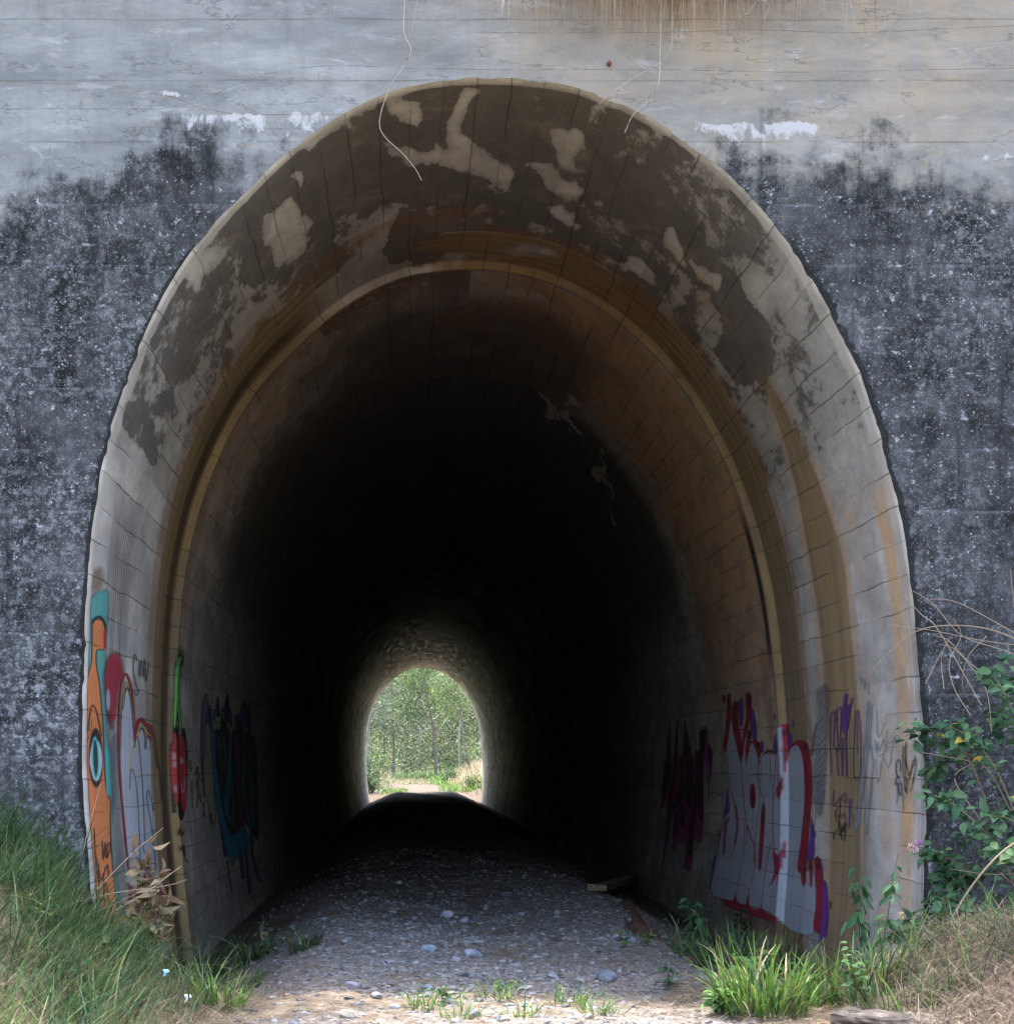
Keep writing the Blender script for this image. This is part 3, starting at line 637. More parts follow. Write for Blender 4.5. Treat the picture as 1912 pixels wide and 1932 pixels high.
def p_hand(p):
    p.fill([(245,950),(262,900),(290,900),(300,1200),(330,1560),(345,1900),(300,1900),(270,1400),(255,1150)], (.45,.45,.47), .5, 4)
    p.fill([(225,490),(250,440),(290,430),(315,470),(325,560),(300,620),(285,740),(270,800),(262,850),(240,800),(225,700),(215,580)], (.55,.04,.07), .85, 6)
    p.ell(238, 690, 11, 60, (.5,.5,.6), .9, 2); p.ell(270, 775, 9, 28, (.6,.03,.05), .9, 1)
    Wf = [(308,900),(316,740),(332,650),(350,645),(366,740),(376,860),(384,940),(392,880),(412,850),(430,860),(442,900),(462,900),(474,1000),(480,1240),(490,1480),(500,1620),(440,1610),(400,1560),(352,1560),(332,1380),(314,1180),(306,1020)]
    p.fill(Wf, WHT, .97, 1.5)
    p.stroke([(352,1620),(318,1280),(302,1050),(298,850),(308,640),(334,545),(362,600),(380,720),(384,850)], 8, RED, 1, 1)
    p.stroke([(316,760),(330,610),(348,600),(366,690),(380,830)], 6, YEL, .9, 1); p.stroke([(320,740),(334,640),(352,625),(368,720),(378,850)], 6, (.06,.06,.05), .85, 1)
    p.stroke([(384,900),(395,835),(420,795),(445,825),(466,835),(474,900)], 17, RED, 1, 1.5); p.stroke([(360,1080),(368,980),(382,940),(400,885),(425,835),(446,862),(466,885)], 9, YEL, .95, 1)
    for P in [[(358,1180),(362,1090),(374,1075),(390,1140),(404,1300),(416,1580)], [(384,950),(392,900),(404,905),(414,1000),(430,1200),(440,1480)], [(408,870),(424,845),(438,880),(442,960)], [(446,960),(450,900),(466,895)], [(490,1300),(462,1190),(452,1240),(478,1400),(500,1620)], [(440,1480),(430,1500),(440,1540)]]:
        p.stroke(P, 5, BLK, .85, 1)
    p.fill([(345,1700),(372,1720),(400,1760),(450,1640),(500,1690),(560,1720),(575,1800),(540,1900),(380,1950)], (.42,.03,.05), .8, 4)
    for k_ in range(9): p.stroke([(375+20*k_,1700+random.random()*60),(380+20*k_,1900)], 5, (.5,.45,.5), .6, 1)
    for P in [[(400,470),(385,440),(378,520),(392,600),(405,640),(395,665),(384,650)], [(408,480),(412,560)], [(420,560),(420,470),(430,520),(436,560),(436,460)], [(444,470),(446,590),(456,540),(462,480)]]:
        p.stroke(P, 4, (.06,.05,.05), .75, .8)
    p.stroke([(480,830),(500,900),(510,1000),(525,1100),(535,1250)], 6, (.4,.05,.05), .5, 1.5); p.stroke([(476,900),(490,870),(500,960),(510,1060)], 10, (.3,.25,.12), .4, 2); p.stroke([(510,1050),(520,1060),(545,1250),(550,1500)], 7, (.2,.22,.2), .5, 2)
def p_cherry(p):
    p.ell(225, 200, 30, 110, (.12,.3,.1), .35, 6)
    for w_, c_ in ((30, BLK), (19, (.14, .55, .10))):
        p.stroke([(238,170),(222,180),(208,240),(200,340),(190,520),(178,690)], w_, c_, 1, 1.2); p.stroke([(214,250),(207,400),(212,540),(226,700)], w_*.75, c_, 1, 1.2)
    p.stroke([(212,160),(230,146),(242,165),(240,220),(228,232)], 12, BLK, 1, 1)
    p.ell(186, 1000, 38, 325, BLK, 1, 1.5, -8); p.ell(242, 1035, 36, 345, BLK, 1, 1.5, -8)
    p.fill([(165,745),(192,735),(206,860),(212,1000),(214,1180),(208,1250),(180,1230),(162,1080),(156,900)], (.60,.04,.04), 1, 1)
    p.fill([(216,760),(242,750),(262,880),(270,1050),(270,1260),(258,1320),(232,1240),(222,1100),(218,900)], (.60,.04,.04), 1, 1)
    for cx, cy, rx, ry in [(174,900,5,28),(188,900,5,30),(172,945,6,18),(190,960,6,24),(178,1065,6,12),(188,1150,9,38),(228,930,5,30),(242,935,6,22)]: p.ell(cx, cy, rx, ry, (.5,.5,.6), .9, .8)
    p.stroke([(234,1110),(236,1150),(246,1170),(256,1120),(254,1070)], 6, (.5,.5,.6), .9, .8)
    for P in [[(200,1430),(212,1500),(225,1430),(235,1490),(255,1460)], [(215,1550),(235,1600),(250,1560),(262,1640)], [(245,1600),(270,1680),(288,1690)], [(575,1820),(570,1850)]]: p.stroke(P, 9, (.03,.03,.05), .75, 1.5)
    for P in [[(340,1030),(352,980),(360,1060),(380,1080)], [(340,1130),(352,1080),(358,1180),(346,1280)], [(370,1180),(380,1240),(398,1260),(400,1340),(388,1320)]]: p.stroke(P, 7, (.03,.03,.04), .8, 1)
    p.stroke([(298,940),(304,1010)], 18, (.45,.38,.05), .6, 2); p.stroke([(310,1080),(315,1280)], 12, (.4,.36,.12), .5, 2)
def p_dark(p):
    NAV, BLU = (.05, .03, .15), (.015, .22, .38)
    p.fill([(412,440),(430,500),(430,640),(405,700),(395,980),(380,900),(384,650),(395,520)], (.30,.24,.34), .8, 2); p.stroke([(415,440),(395,520),(384,680),(382,900),(402,1200)], 8, (.20,.02,.16), .9, 1.5)
    p.fill([(425,560),(440,520),(455,560),(450,720),(430,720),(412,640)], NAV, .95, 2)
    p.fill([(412,690),(430,660),(450,760),(466,1000),(486,1300),(482,1410),(466,1380),(440,1280),(408,1180),(400,980)], (.42,.42,.27), .85, 2); p.stroke([(446,1340),(455,1400)], 12, NAV, .8, 1.5)
    p.fill([(488,600),(502,455),(518,600)], NAV, .95, 1.5); p.fill([(545,560),(575,445),(590,540),(598,640),(560,640)], NAV, .95, 1.5); p.fill([(590,640),(596,545),(606,650)], NAV, .95, 1.5)
    p.fill([(660,600),(690,490),(720,530),(742,510),(742,700),(680,700)], NAV, .95, 1.5)
    Bd = [(468,700),(490,650),(512,640),(535,600),(560,660),(590,640),(620,660),(660,590),(690,620),(706,700),(730,690),(750,760),(770,760),(790,900),(800,1150),(806,1480),(790,1510),(740,1440),(690,1390),(640,1500),(590,1480),(540,1400),(500,1200),(478,1000)]
    p.fill(Bd, (.008,.008,.010), 1, 1.5)
    p.fill([(478,1000),(500,1040),(530,1250),(580,1460),(640,1480),(690,1400),(720,1500),(720,1620),(660,1640),(610,1690),(585,1640),(540,1520),(500,1300)], BLU, .95, 2)
    for P, w_ in [([(486,560),(470,700),(476,1000),(520,1330),(600,1640)], 22), ([(602,690),(592,900),(580,1150),(572,1340)], 18), ([(650,640),(672,600),(692,660),(706,860),(690,1080),(720,1300),(770,1560)], 10), ([(740,1000),(760,1200),(768,1420)], 12), ([(640,590),(632,700)], 10), ([(555,1200),(565,1320),(600,1380)], 16)]: p.stroke(P, w_, BLU, .9, 1.5)
    for P, w_ in [([(532,1420),(545,1540),(560,1640)], 22), ([(575,1680),(590,1800),(606,1900)], 7), ([(660,1560),(680,1700),(690,1800)], 24), ([(710,1600),(725,1750),(738,1910)], 16), ([(745,1500),(770,1680),(815,1830)], 14)]: p.stroke(P, w_, NAV, .85, 2)
    p.stroke([(636,760),(650,1000),(666,1240),(682,1410)], 28, (.14,.02,.10), .95, 2)
    p.stroke([(512,760),(520,820),(536,840),(552,760),(560,900),(545,980),(525,900),(512,800)], 5, (.2,.24,.3), .8, 1); p.stroke([(540,980),(520,1100)], 5, (.2,.24,.3), .7, 1); p.stroke([(600,1000),(612,1200),(625,1420),(660,1490)], 8, (.14,.2,.28), .8, 1.5); p.stroke([(655,820),(662,950)], 5, (.25,.18,.3), .7, 1)
    p.stroke([(476,640),(486,700),(498,650),(510,700),(524,600),(535,570),(546,620)], 6, (.5,.5,.22), .9, 1); p.stroke([(570,700),(586,650),(598,720),(622,660),(628,700)], 6, (.5,.5,.26), .9, 1); p.stroke([(704,720),(716,690),(724,720)], 6, (.5,.45,.22), .8, 1)
    p.ell(612, 1690, 12, 40, (.3,.3,.08), .6, 2); p.ell(535, 570, 9, 30, (.3,.3,.05), .7, 1.5); p.stroke([(740,880),(760,1050),(765,1300)], 8, (.16,.12,.18), .5, 2)
def p_silver(p):
    PUR, CRI = (.20, .05, .36), (.42, .018, .05)
    for P in [[(718,160),(738,130),(748,250),(732,340),(716,250)], [(806,200),(832,250),(846,420),(815,420),(800,300)], [(972,440),(990,390),(996,520),(966,515)], [(1076,380),(1102,390),(1098,490),(1072,490)], [(636,790),(656,850),(652,1000),(606,1012),(625,880)], [(1244,1000),(1264,1100),(1264,1290),(1216,1310),(1232,1150)], [(1322,1470),(1356,1480),(1368,1700),(1350,1870),(1306,1890),(1318,1600)], [(878,450),(894,450),(892,530),(876,520)]]: p.fill(P, PUR, .95, 1.2)
    p.stroke([(545,1290),(525,1420),(508,1520)], 16, PUR, .9, 1.5); p.stroke([(976,250),(980,290)], 8, PUR, .8, 1); p.stroke([(1112,300),(1114,345)], 8, PUR, .8, 1); p.ell(1385, 1640, 8, 30, PUR, .8, 1); p.ell(1272, 1130, 7, 24, PUR, .8, 1)
    SV = [(622,540),(640,420),(662,290),(700,470),(735,600),(755,470),(778,385),(800,470),(816,455),(848,530),(868,610),(890,550),(930,540),(965,545),(1000,520),(990,350),(1036,340),(1028,470),(1064,480),(1060,560),(1095,500),(1150,478),(1182,560),(1198,750),(1192,950),(1172,1150),(1148,1370),(1190,1400),(1262,1400),(1280,1560),(1268,1780),(1240,1860),(1100,1830),(1020,1760),(950,1700),(850,1660),(600,1600),(516,1545),(540,1380),(572,1200),(605,1030),(652,950),(640,800),(628,640)]
    p.fill(SV, (.56, .60, .68), .95, 1.5)
    K = [[(638,108),(658,108),(660,220),(650,340),(632,450),(620,520),(604,480),(626,300)],
     [(678,160),(716,165),(708,260),(730,400),(744,450),(752,380),(772,260),(768,108),(806,110),(804,230),(786,330),(758,460),(738,600),(702,480),(672,370),(664,250)],
     [(778,380),(806,370),(802,450),(832,438),(872,465),(872,560),(852,545),(818,462),(796,500),(772,620),(764,520)],
     [(1090,510),(1112,465),(1150,440),(1202,452),(1228,500),(1244,640),(1250,800),(1236,1000),(1216,1200),(1195,1400),(1143,1372),(1176,1150),(1196,950),(1194,750),(1182,580),(1150,487),(1116,482)],
     [(985,345),(1055,322),(1082,350),(1074,450),(1090,510),(1062,640),(1025,830),(1004,862),(990,800),(1032,700),(1046,560),(1022,500),(1044,400),(1028,345),(996,352)],
     [(898,870),(912,960),(900,1160),(880,1375),(858,1362),(868,1150),(880,980)], [(1052,1168),(1062,1250),(1010,1400),(936,1515),(975,1400),(964,1245),(1005,1275)],
     [(596,1590),(672,1605),(694,1535),(704,1605),(762,1645),(792,1545),(796,1655),(862,1672),(886,1600),(894,1680),(1000,1745),(1005,1770),(960,1760),(900,1740),(850,1735),(780,1700),(700,1680),(616,1640)],
     [(1262,1310),(1290,1285),(1318,1320),(1330,1420),(1328,1580),(1312,1830),(1258,1800),(1280,1620),(1272,1420)], [(1224,1310),(1254,1320),(1256,1450),(1242,1525),(1230,1420)]]
    for P in K: p.fill(P, CRI, .97, 1.2)
    p.ell(608, 140, 13, 28, CRI, .95, 1.5); p.ell(818, 848, 23, 95, CRI, 1, 1.2); p.ell(1190, 1430, 20, 76, CRI, 1, 1.2); p.fill([(600,1640),(760,1680),(1000,1760),(1040,1860),(860,1850),(660,1760)], CRI, .38, 14)
    for P, w_ in [([(642,1010),(616,1080),(608,1270)], 18), ([(692,920),(704,1000),(706,1080),(690,1190)], 16), ([(570,1200),(580,1110),(620,1030)], 8), ([(780,1060),(806,1160),(830,1200),(832,1330)], 10), ([(636,560),(640,700),(690,930)], 5), ([(736,600),(742,760),(772,1040)], 5), ([(860,560),(858,760),(900,860)], 5), ([(992,540),(972,760),(966,1000),(972,1250)], 5), ([(880,600),(868,900),(832,1180)], 4), ([(700,1540),(735,1380),(756,1240),(758,1050)], 4), ([(886,1600),(905,1450),(945,1200)], 4), ([(790,1550),(836,1340),(832,1250)], 4), ([(944,560),(950,740)], 5), ([(1010,560),(1000,680),(1008,760)], 5), ([(905,540),(930,520),(960,525),(990,540)], 12), ([(850,700),(836,680),(822,700)], 5), ([(776,1060),(774,1200)], 5), ([(1020,1320),(990,1500)], 6), ([(690,1190),(655,1300)], 4)]: p.stroke(P, w_, CRI, .9, .9)
    p.stroke([(985,1320),(1050,1290)], 12, PUR, .8, 1)
    for cx, cy, rx, ry in [(690,270,12,110),(792,160,12,40),(790,400,9,35),(1052,385,16,30),(1050,560,10,60),(1024,760,9,50),(1198,500,16,36),(856,475,10,22),(820,870,12,55),(888,1000,8,100),(1238,1350,8,40),(1296,1350,14,40),(1190,1400,10,40),(640,150,7,40),(1035,1240,10,50),(1215,800,6,250),(690,1600,6,40),(780,1610,6,40),(625,1080,6,60)]: p.ell(cx, cy, rx, ry, BLK, .75, 2.5)
    p.stroke([(1116,490),(1148,492),(1170,560),(1186,740),(1180,950),(1160,1160),(1120,1420),(1080,1600),(1040,1760)], 7, (.5,.53,.6), .55, 1.5)
    p.stroke([(880,640),(892,590),(930,580),(942,640)], 5, (.45,.48,.55), .5, 1); p.stroke([(1140,1540),(1260,1600)], 5, (.45,.48,.55), .4, 1)
    for k_ in range(60):
        yy_ = 1380+random.random()*380; p.ell(1120-(yy_-1420)*.22+random.gauss(0, 12), yy_, 3, 4, (.6,.63,.7), .7, .5)
def p_magenta(p):
    MG_, = ((.36, .035, .20),)
    p.fill([(213,290),(222,560),(238,590),(268,290),(276,560),(308,545),(326,290),(382,590),(400,515),(430,515),(436,370),(482,345),(492,450),(522,520),(514,690),(494,755),(482,640),(460,620),(460,1040),(442,1182),(394,1170),(390,1060),(372,1388),(328,1380),(338,1160),(310,1195),(275,1172),(255,1235),(233,1215),(245,930),(215,1100),(152,1420),(165,1250),(186,1150),(196,900),(150,935),(165,720),(190,560)], MG_, .97, 1, smooth=False)
    for P in [[(212,290),(222,600),(214,770),(158,840),(168,700),(190,560)], [(266,295),(276,330),(270,720),(240,800),(212,1000),(170,1280),(195,1000),(210,800),(245,620)], [(326,295),(392,620),(390,820),(352,980),(330,800),(316,500)], [(288,575),(310,560),(316,760),(326,1060),(300,1075),(285,1040)], [(404,520),(430,520),(436,370),(482,355),(470,520),(452,640),(458,1030),(436,1040),(420,900),(400,1050),(384,1060),(378,1280),(342,1270),(360,1000),(400,800)], [(488,470),(520,520),(514,640),(496,600)], [(258,960),(275,940),(270,1120),(240,1140)], [(200,820),(236,900),(300,760),(380,800),(430,740),(420,800),(330,860),(240,960)]]: p.fill(P, (.012,.008,.010), .93, 1.2, smooth=False)
    for P in [[(212,285),(222,570),(238,600)], [(276,300),(276,560),(310,545)], [(326,290),(382,590),(400,515),(430,512),(436,370),(482,345),(492,450),(522,520),(516,690),(494,760),(484,640),(458,615)], [(150,940),(195,900)], [(233,1218),(255,1240),(275,1172),(310,1198)], [(328,1380),(350,1392),(372,1386)], [(394,1172),(410,1160),(420,1185),(442,1182)], [(300,880),(320,885),(300,910),(320,915)], [(330,1160),(322,1380)], [(152,1420),(170,1260)], [(210,1150),(200,1290)], [(225,1200),(218,1340)], [(500,760),(500,880)]]: p.stroke(P, 4, (.36,.30,.36), .55, .8)
def p_purple(p):
    PUR = (.16,.045,.30)
    for P, w_ in [([(290,330),(285,600),(300,900)], 8), ([(290,330),(330,320),(318,600),(330,650),(365,680),(350,420),(352,290)], 9), ([(352,290),(392,280),(384,560),(402,920)], 10), ([(440,150),(420,300),(425,500)], 30), ([(500,180),(470,300),(440,480),(440,700),(446,930)], 14), ([(410,560),(405,900)], 8), ([(345,660),(360,880),(372,920)], 7), ([(560,290),(575,500),(580,880),(540,960),(512,890),(515,620),(525,300)], 7), ([(546,300),(548,700)], 5), ([(322,1060),(314,1190),(330,1200),(400,1120),(436,1100),(438,1180),(385,1150),(382,1320),(420,1290),(430,1340)], 8), ([(476,1150),(472,1300),(466,1430)], 9)]: p.stroke(P, w_, PUR, .85, 1)
    p.fill([(400,270),(480,240),(470,420),(440,500),(400,480)], PUR, .6, 2)
    for P in [[(352,1250),(336,1290),(346,1350),(368,1400),(362,1450),(338,1470)], [(366,1300),(384,1440),(376,1500),(392,1490),(404,1400),(414,1470),(428,1385),(438,1385),(432,1480)], [(320,1470),(318,1540)], [(430,1480),(426,1560)], [(395,1500),(396,1550)]]: p.stroke(P, 6, BLK, .92, .8)
    p.stroke([(222,170),(214,290),(140,480),(112,720)], 20, (.45,.14,.05), .55, 2); p.stroke([(186,400),(172,620),(155,900)], 5, (.45,.14,.05), .7, 1); p.stroke([(120,1130),(145,1180),(146,1300),(120,1500)], 4, (.3,.12,.05), .7, 1)
    p.fill([(150,100),(262,60),(262,400),(245,900),(200,1300),(150,1200),(128,900),(160,500)], (.42,.43,.47), .55, 5)
    for k_ in range(12): p.stroke([(140+random.random()*25, 420+70*k_),(190, 380+70*k_),(240, 300+70*k_)], 12, (.55,.57,.63), .35, 2)
def p_white(p):
    WS = (.66,.72,.84)
    for P, w_, al in [([(660,230),(650,500),(610,900),(560,1300),(540,1440)], 46, .35), ([(690,250),(670,600),(700,850),(640,1480)], 14, .5), ([(600,760),(570,1200),(540,1420),(480,1250),(500,1150)], 26, .35), ([(730,280),(745,520),(762,545),(815,420)], 8, .6), ([(720,590),(735,700),(748,600),(760,690),(800,580),(830,670),(765,735)], 8, .75), ([(840,600),(870,610),(910,545),(940,540),(955,575)], 9, .6), ([(910,560),(880,680),(865,800),(835,838),(805,750)], 7, .6), ([(722,760),(740,960),(748,990),(765,930),(800,700),(835,480)], 6, .6), ([(640,640),(620,900),(600,1100)], 8, .5), ([(620,0),(622,80)], 20, .4), ([(655,30),(660,140)], 7, .6), ([(1110,200),(1115,420)], 10, .25), ([(690,880),(660,1150),(600,1380)], 8, .5)]: p.stroke(P, w_, WS, al, 1.6)
def p_tag(p):
    for P, w_ in [([(962,880),(960,800),(945,768),(925,810),(920,890),(940,940),(962,945)], 7), ([(940,930),(918,960),(916,1010),(935,1000)], 7), ([(990,640),(985,800),(996,960),(1010,1080),(1018,980),(1004,760)], 6), ([(1016,600),(1012,760),(1040,900),(1052,920),(1070,850),(1100,800),(1106,740)], 7), ([(1110,760),(1080,800),(1060,900),(1040,960),(1000,940)], 6), ([(1117,780),(1100,900),(1080,1000)], 5), ([(1095,900),(1060,1080)], 4), ([(960,990),(945,1040),(955,1110),(972,1080),(974,1000)], 6), ([(935,1000),(930,1190)], 4), ([(988,1090),(988,1255)], 4), ([(1130,700),(1140,780)], 5), ([(1150,710),(1152,770)], 4), ([(1040,960),(1020,1100)], 4)]: p.stroke(P, w_, BLK, .92, .8)
film('orange long necked figure with one eye on a teal ground', 150, 245, 1080, 1830, ZA, p_orange)
film('white hand shape outlined in red and yellow with red splash above', 190, 322, 1200, 1840, ZA, p_hand, .0065)
film('pair of red cherries with faces on long green stems', 305, 395, 1220, 1730, ZB, p_cherry)
film('dark blue and black lettering with yellow tips', 378, 500, 1300, 1740, ZB, p_dark)
film('large silver lettering outlined in crimson with purple shadow', 1325, 1585, 1300, 1860, ZC, p_silver)
film('spiky magenta and black lettering with thin pale outline', 1240, 1350, 1340, 1700, ZC, p_magenta)
film('purple scribbled tag over a small black tag', 1530, 1640, 1280, 1620, ZE, p_purple, .0065)
film('faint white scribbled strokes', 1595, 1715, 1270, 1600, ZE, p_white)
film('black handwritten tag beside the portal edge', 1675, 1745, 1400, 1560, ZE, p_tag, .008)

# ------------------------------------------------------------------ plant and stone generators
def rot_basis(az): return np.stack([np.cos(az), np.sin(az), 0*az], -1)
def blades(base, az, L, wd, lean, droop, col, seg=5, tip=None):
    n = len(base); h = rot_basis(az); t = np.linspace(0, 1, seg+1)
    phi = lean[:, None]+droop[:, None]*t[None]**1.3
    pm = (phi[:, 1:]+phi[:, :-1])/2; st = L[:, None]/seg
    hor = np.concatenate([np.zeros((n, 1)), np.cumsum(np.sin(pm)*st, 1)], 1); ver = np.concatenate([np.zeros((n, 1)), np.cumsum(np.cos(pm)*st, 1)], 1)
    Cc = base[:, None]+h[:, None]*hor[..., None]+np.array([0, 0, 1.])*ver[..., None]
    sd_ = rot_basis(az+np.pi/2+rng.normal(0, .5, n)); ww = wd[:, None]*(1-t[None]**1.6*.93)*np.minimum(1, .55+t[None]*2)
    A = Cc-sd_[:, None]*ww[..., None]/2; B = Cc+sd_[:, None]*ww[..., None]/2
    V = np.stack([A, B], 2).reshape(-1, 3); k = (seg+1)*2
    f = np.array([[2*j, 2*j+1, 2*j+3, 2*j+2] for j in range(seg)])
    F = (np.arange(n)[:, None, None]*k+f[None]).reshape(-1, 4)
    c = np.repeat(col[:, None], k, 1).astype(float)
    if tip is not None:
        tt = np.repeat(t, 2)[None, :, None]; c = c*(1-tt**2)+tip[:, None]*tt**2
    return V, F, c.reshape(-1, 3)
_lt = np.array([(0,0,0),(.22,.30,.03),(.22,-.30,.03),(.22,0,-.02),(.5,.42,.05),(.5,-.42,.05),(.5,0,-.03),(.78,.24,.02),(.78,-.24,.02),(.78,0,-.03),(1,0,-.06)])
_lf4 = np.array([(3,1,4,6),(2,3,6,5),(6,4,7,9),(5,6,9,8)]); _lf3 = np.array([(0,1,3),(0,3,2),(9,7,10),(8,9,10)])
def leaves(pos, d, nrm, L, wd, col, curl=0.):
    n = len(pos); d = d/np.linalg.norm(d, axis=1)[:, None]; s_ = np.cross(nrm, d); s_ /= np.linalg.norm(s_, axis=1)[:, None]+1e-9; u = np.cross(d, s_)
    cu = np.broadcast_to(curl, (n,))[:, None]
    T = _lt[None]; zz = T[..., 2]*L[:, None]-cu*L[:, None]*T[..., 0]**2
    V = pos[:, None]+d[:, None]*(T[..., 0]*L[:, None])[..., None]+s_[:, None]*(T[..., 1]*wd[:, None])[..., None]+u[:, None]*zz[..., None]
    o = np.arange(n)[:, None, None]*11
    return V.reshape(-1, 3), (o+_lf4[None]).reshape(-1, 4), (o+_lf3[None]).reshape(-1, 3), np.repeat(col, 11, 0)
_ph = (1+5**.5)/2
_iv = np.array([(-1,_ph,0),(1,_ph,0),(-1,-_ph,0),(1,-_ph,0),(0,-1,_ph),(0,1,_ph),(0,-1,-_ph),(0,1,-_ph),(_ph,0,-1),(_ph,0,1),(-_ph,0,-1),(-_ph,0,1)])/1.9
_if = np.array([(0,11,5),(0,5,1),(0,1,7),(0,7,10),(0,10,11),(1,5,9),(5,11,4),(11,10,2),(10,7,6),(7,1,8),(3,9,4),(3,4,2),(3,2,6),(3,6,8),(3,8,9),(4,9,5),(2,4,11),(6,2,10),(8,6,7),(9,8,1)])
def stones(pos, size, col):
    n = len(pos); sc = size[:, None]*rng.uniform(.5, 1.25, (n, 3))*np.array([1, .9, .55]); a_ = rng.uniform(0, 6.28, n)
    V = _iv[None]*sc[:, None]*rng.uniform(.65, 1.3, (n, 12, 1))
    ca, sa = np.cos(a_)[:, None], np.sin(a_)[:, None]; V = np.stack([V[..., 0]*ca-V[..., 1]*sa, V[..., 0]*sa+V[..., 1]*ca, V[..., 2]], -1)+pos[:, None]
    return V.reshape(-1, 3), (np.arange(n)[:, None, None]*12+_if[None]).reshape(-1, 3), np.repeat(col, 12, 0)
def tube(pts, rad, sides=6):
    P = np.asarray(pts, float); n = len(P); R = np.broadcast_to(rad, (n,)) if np.ndim(rad) else np.full(n, rad)
    T = np.gradient(P, axis=0); T /= np.linalg.norm(T, axis=1)[:, None]+1e-9
    ref = np.where(np.abs(T[:, 2:3]) > .9, np.array([[1., 0, 0]]), np.array([[0, 0, 1.]])); A = np.cross(T, ref); A /= np.linalg.norm(A, axis=1)[:, None]; B = np.cross(T, A)
    th = np.linspace(0, 2*np.pi, sides, endpoint=False)
    V = P[:, None]+(A[:, None]*np.cos(th)[None, :, None]+B[:, None]*np.sin(th)[None, :, None])*R[:, None, None]
    i = np.arange(n*sides).reshape(n, sides); j = np.roll(i, -1, 1)
    return V.reshape(-1, 3), np.stack([i[:-1], j[:-1], j[1:], i[1:]], -1).reshape(-1, 4)
class Acc:
    def __init__(s): s.V = []; s.F4 = []; s.F3 = []; s.c = []; s.n = 0
    def add(s, V, F4=None, F3=None, c=None):
        if F4 is not None and len(F4): s.F4.append(F4+s.n)
        if F3 is not None and len(F3): s.F3.append(F3+s.n)
        c = np.asarray(c, float)
        if c.ndim == 1: c = np.repeat(c[None], len(V), 0)
        s.V.append(V); s.c.append(c); s.n += len(V); return s
    def build(s, name, mat, parent=None, loc=None, smooth=True):
        F = ([np.concatenate(s.F4)] if s.F4 else [])+([np.concatenate(s.F3)] if s.F3 else [])
        return mesh_np(name, np.concatenate(s.V), F, mat, parent, col=np.concatenate(s.c), loc=loc, smooth=smooth)
def cmix(n, cols, jit=.18, p=None):
    cols = np.array(cols); k = rng.choice(len(cols), n, p=p); return np.clip(cols[k]*rng.uniform(1-jit, 1+jit, (n, 1))*rng.uniform(.94, 1.06, (n, 3)), 0, 1)
GREEN = [(.034,.088,.036),(.052,.118,.042),(.026,.075,.042),(.072,.13,.038),(.10,.155,.055)]
STRAW = [(.25,.19,.125),(.19,.145,.095),(.33,.265,.185),(.15,.115,.085),(.11,.085,.068)]
def onground(x, y, dz=-.01): return np.stack([x, y, gz(x, y)+dz], -1)
def vis(P, m=60):
    a_, b_ = lay(P); return (a_ > -m) & (a_ < 1912+m) & (b_ < 1932+m*1.5)

# ------------------------------------------------------------------ gravel, litter
n = 26000; D_ = 1/rng.uniform(1/30., 1/9.6, n); x = rng.normal(XC-.1, .95, n); y = D_-DIST
ok = (np.abs(x-XC) < 2.1) & ((rng.random(n) < 1.1*(fbm(x*1.6+3, y*1.2+8, 4)**1.2)*np.where(y < -1.6, .3, 1)))
x, y = x[ok], y[ok]; sz = np.clip(rng.lognormal(-4.35, .5, len(x)), .006, .045)
V, F, c = stones(onground(x, y, 0)+np.array([0, 0, 1])*(sz*.1)[:, None], sz, cmix(len(x), [(.25,.25,.25),(.18,.18,.18),(.31,.31,.31),(.27,.23,.19),(.14,.135,.13)]))
o = mesh_np('gravel', V, [F], MSTONE, col=c, smooth=False); tag(o, 'grey blue crushed ballast scattered over the tunnel floor', 'gravel', kind='stuff')
n = 9000; x = np.concatenate([rng.normal(1.75, .55, n), rng.normal(-1.0, .35, n//2), rng.uniform(-1, 2.6, n//2)]); y = np.concatenate([rng.uniform(-3., 1.6, n), rng.uniform(-3, 1.2, n//2), rng.uniform(-3.2, -.6, n//2)])
ok = (x < 2.5) | (y < 0); x, y = x[ok], y[ok]; n = len(x)
B_ = onground(x, y, .004+0*x)+np.array([0, 0, 1])*rng.uniform(0, .02, (n, 1))
V, F, c = blades(B_, rng.normal(0, .6, n)+rng.choice([0, np.pi], n), rng.uniform(.04, .16, n), rng.uniform(.002, .006, n), rng.uniform(1.3, 1.6, n), rng.uniform(-.3, .3, n), cmix(n, STRAW), 2)
o = mesh_np('straw_litter', V, [F], MDRY, col=c); tag(o, 'dry straw and leaf litter lying on the ground before the portal', 'litter', kind='stuff')
# fallen leaves
n = 260; x = rng.uniform(-1.1, 2.2, n); y = rng.uniform(-3, 3, n); d = rot_basis(rng.uniform(0, 6.28, n)); 
V, F4, F3, c = leaves(onground(x, y, .012+0*x), d+[0, 0, .15], np.array([[0, 0, 1.]])+rng.normal(0, .3, (n, 3)), rng.uniform(.02, .055, n), rng.uniform(.01, .022, n), cmix(n, [(.22,.10,.06),(.30,.20,.12),(.14,.08,.05),(.33,.26,.2)]), .2)
o = mesh_np('fallen_leaves', V, [F4, F3], MDRY, col=c); tag(o, 'small brown fallen leaves strewn across the gravel', 'leaf litter', kind='stuff')

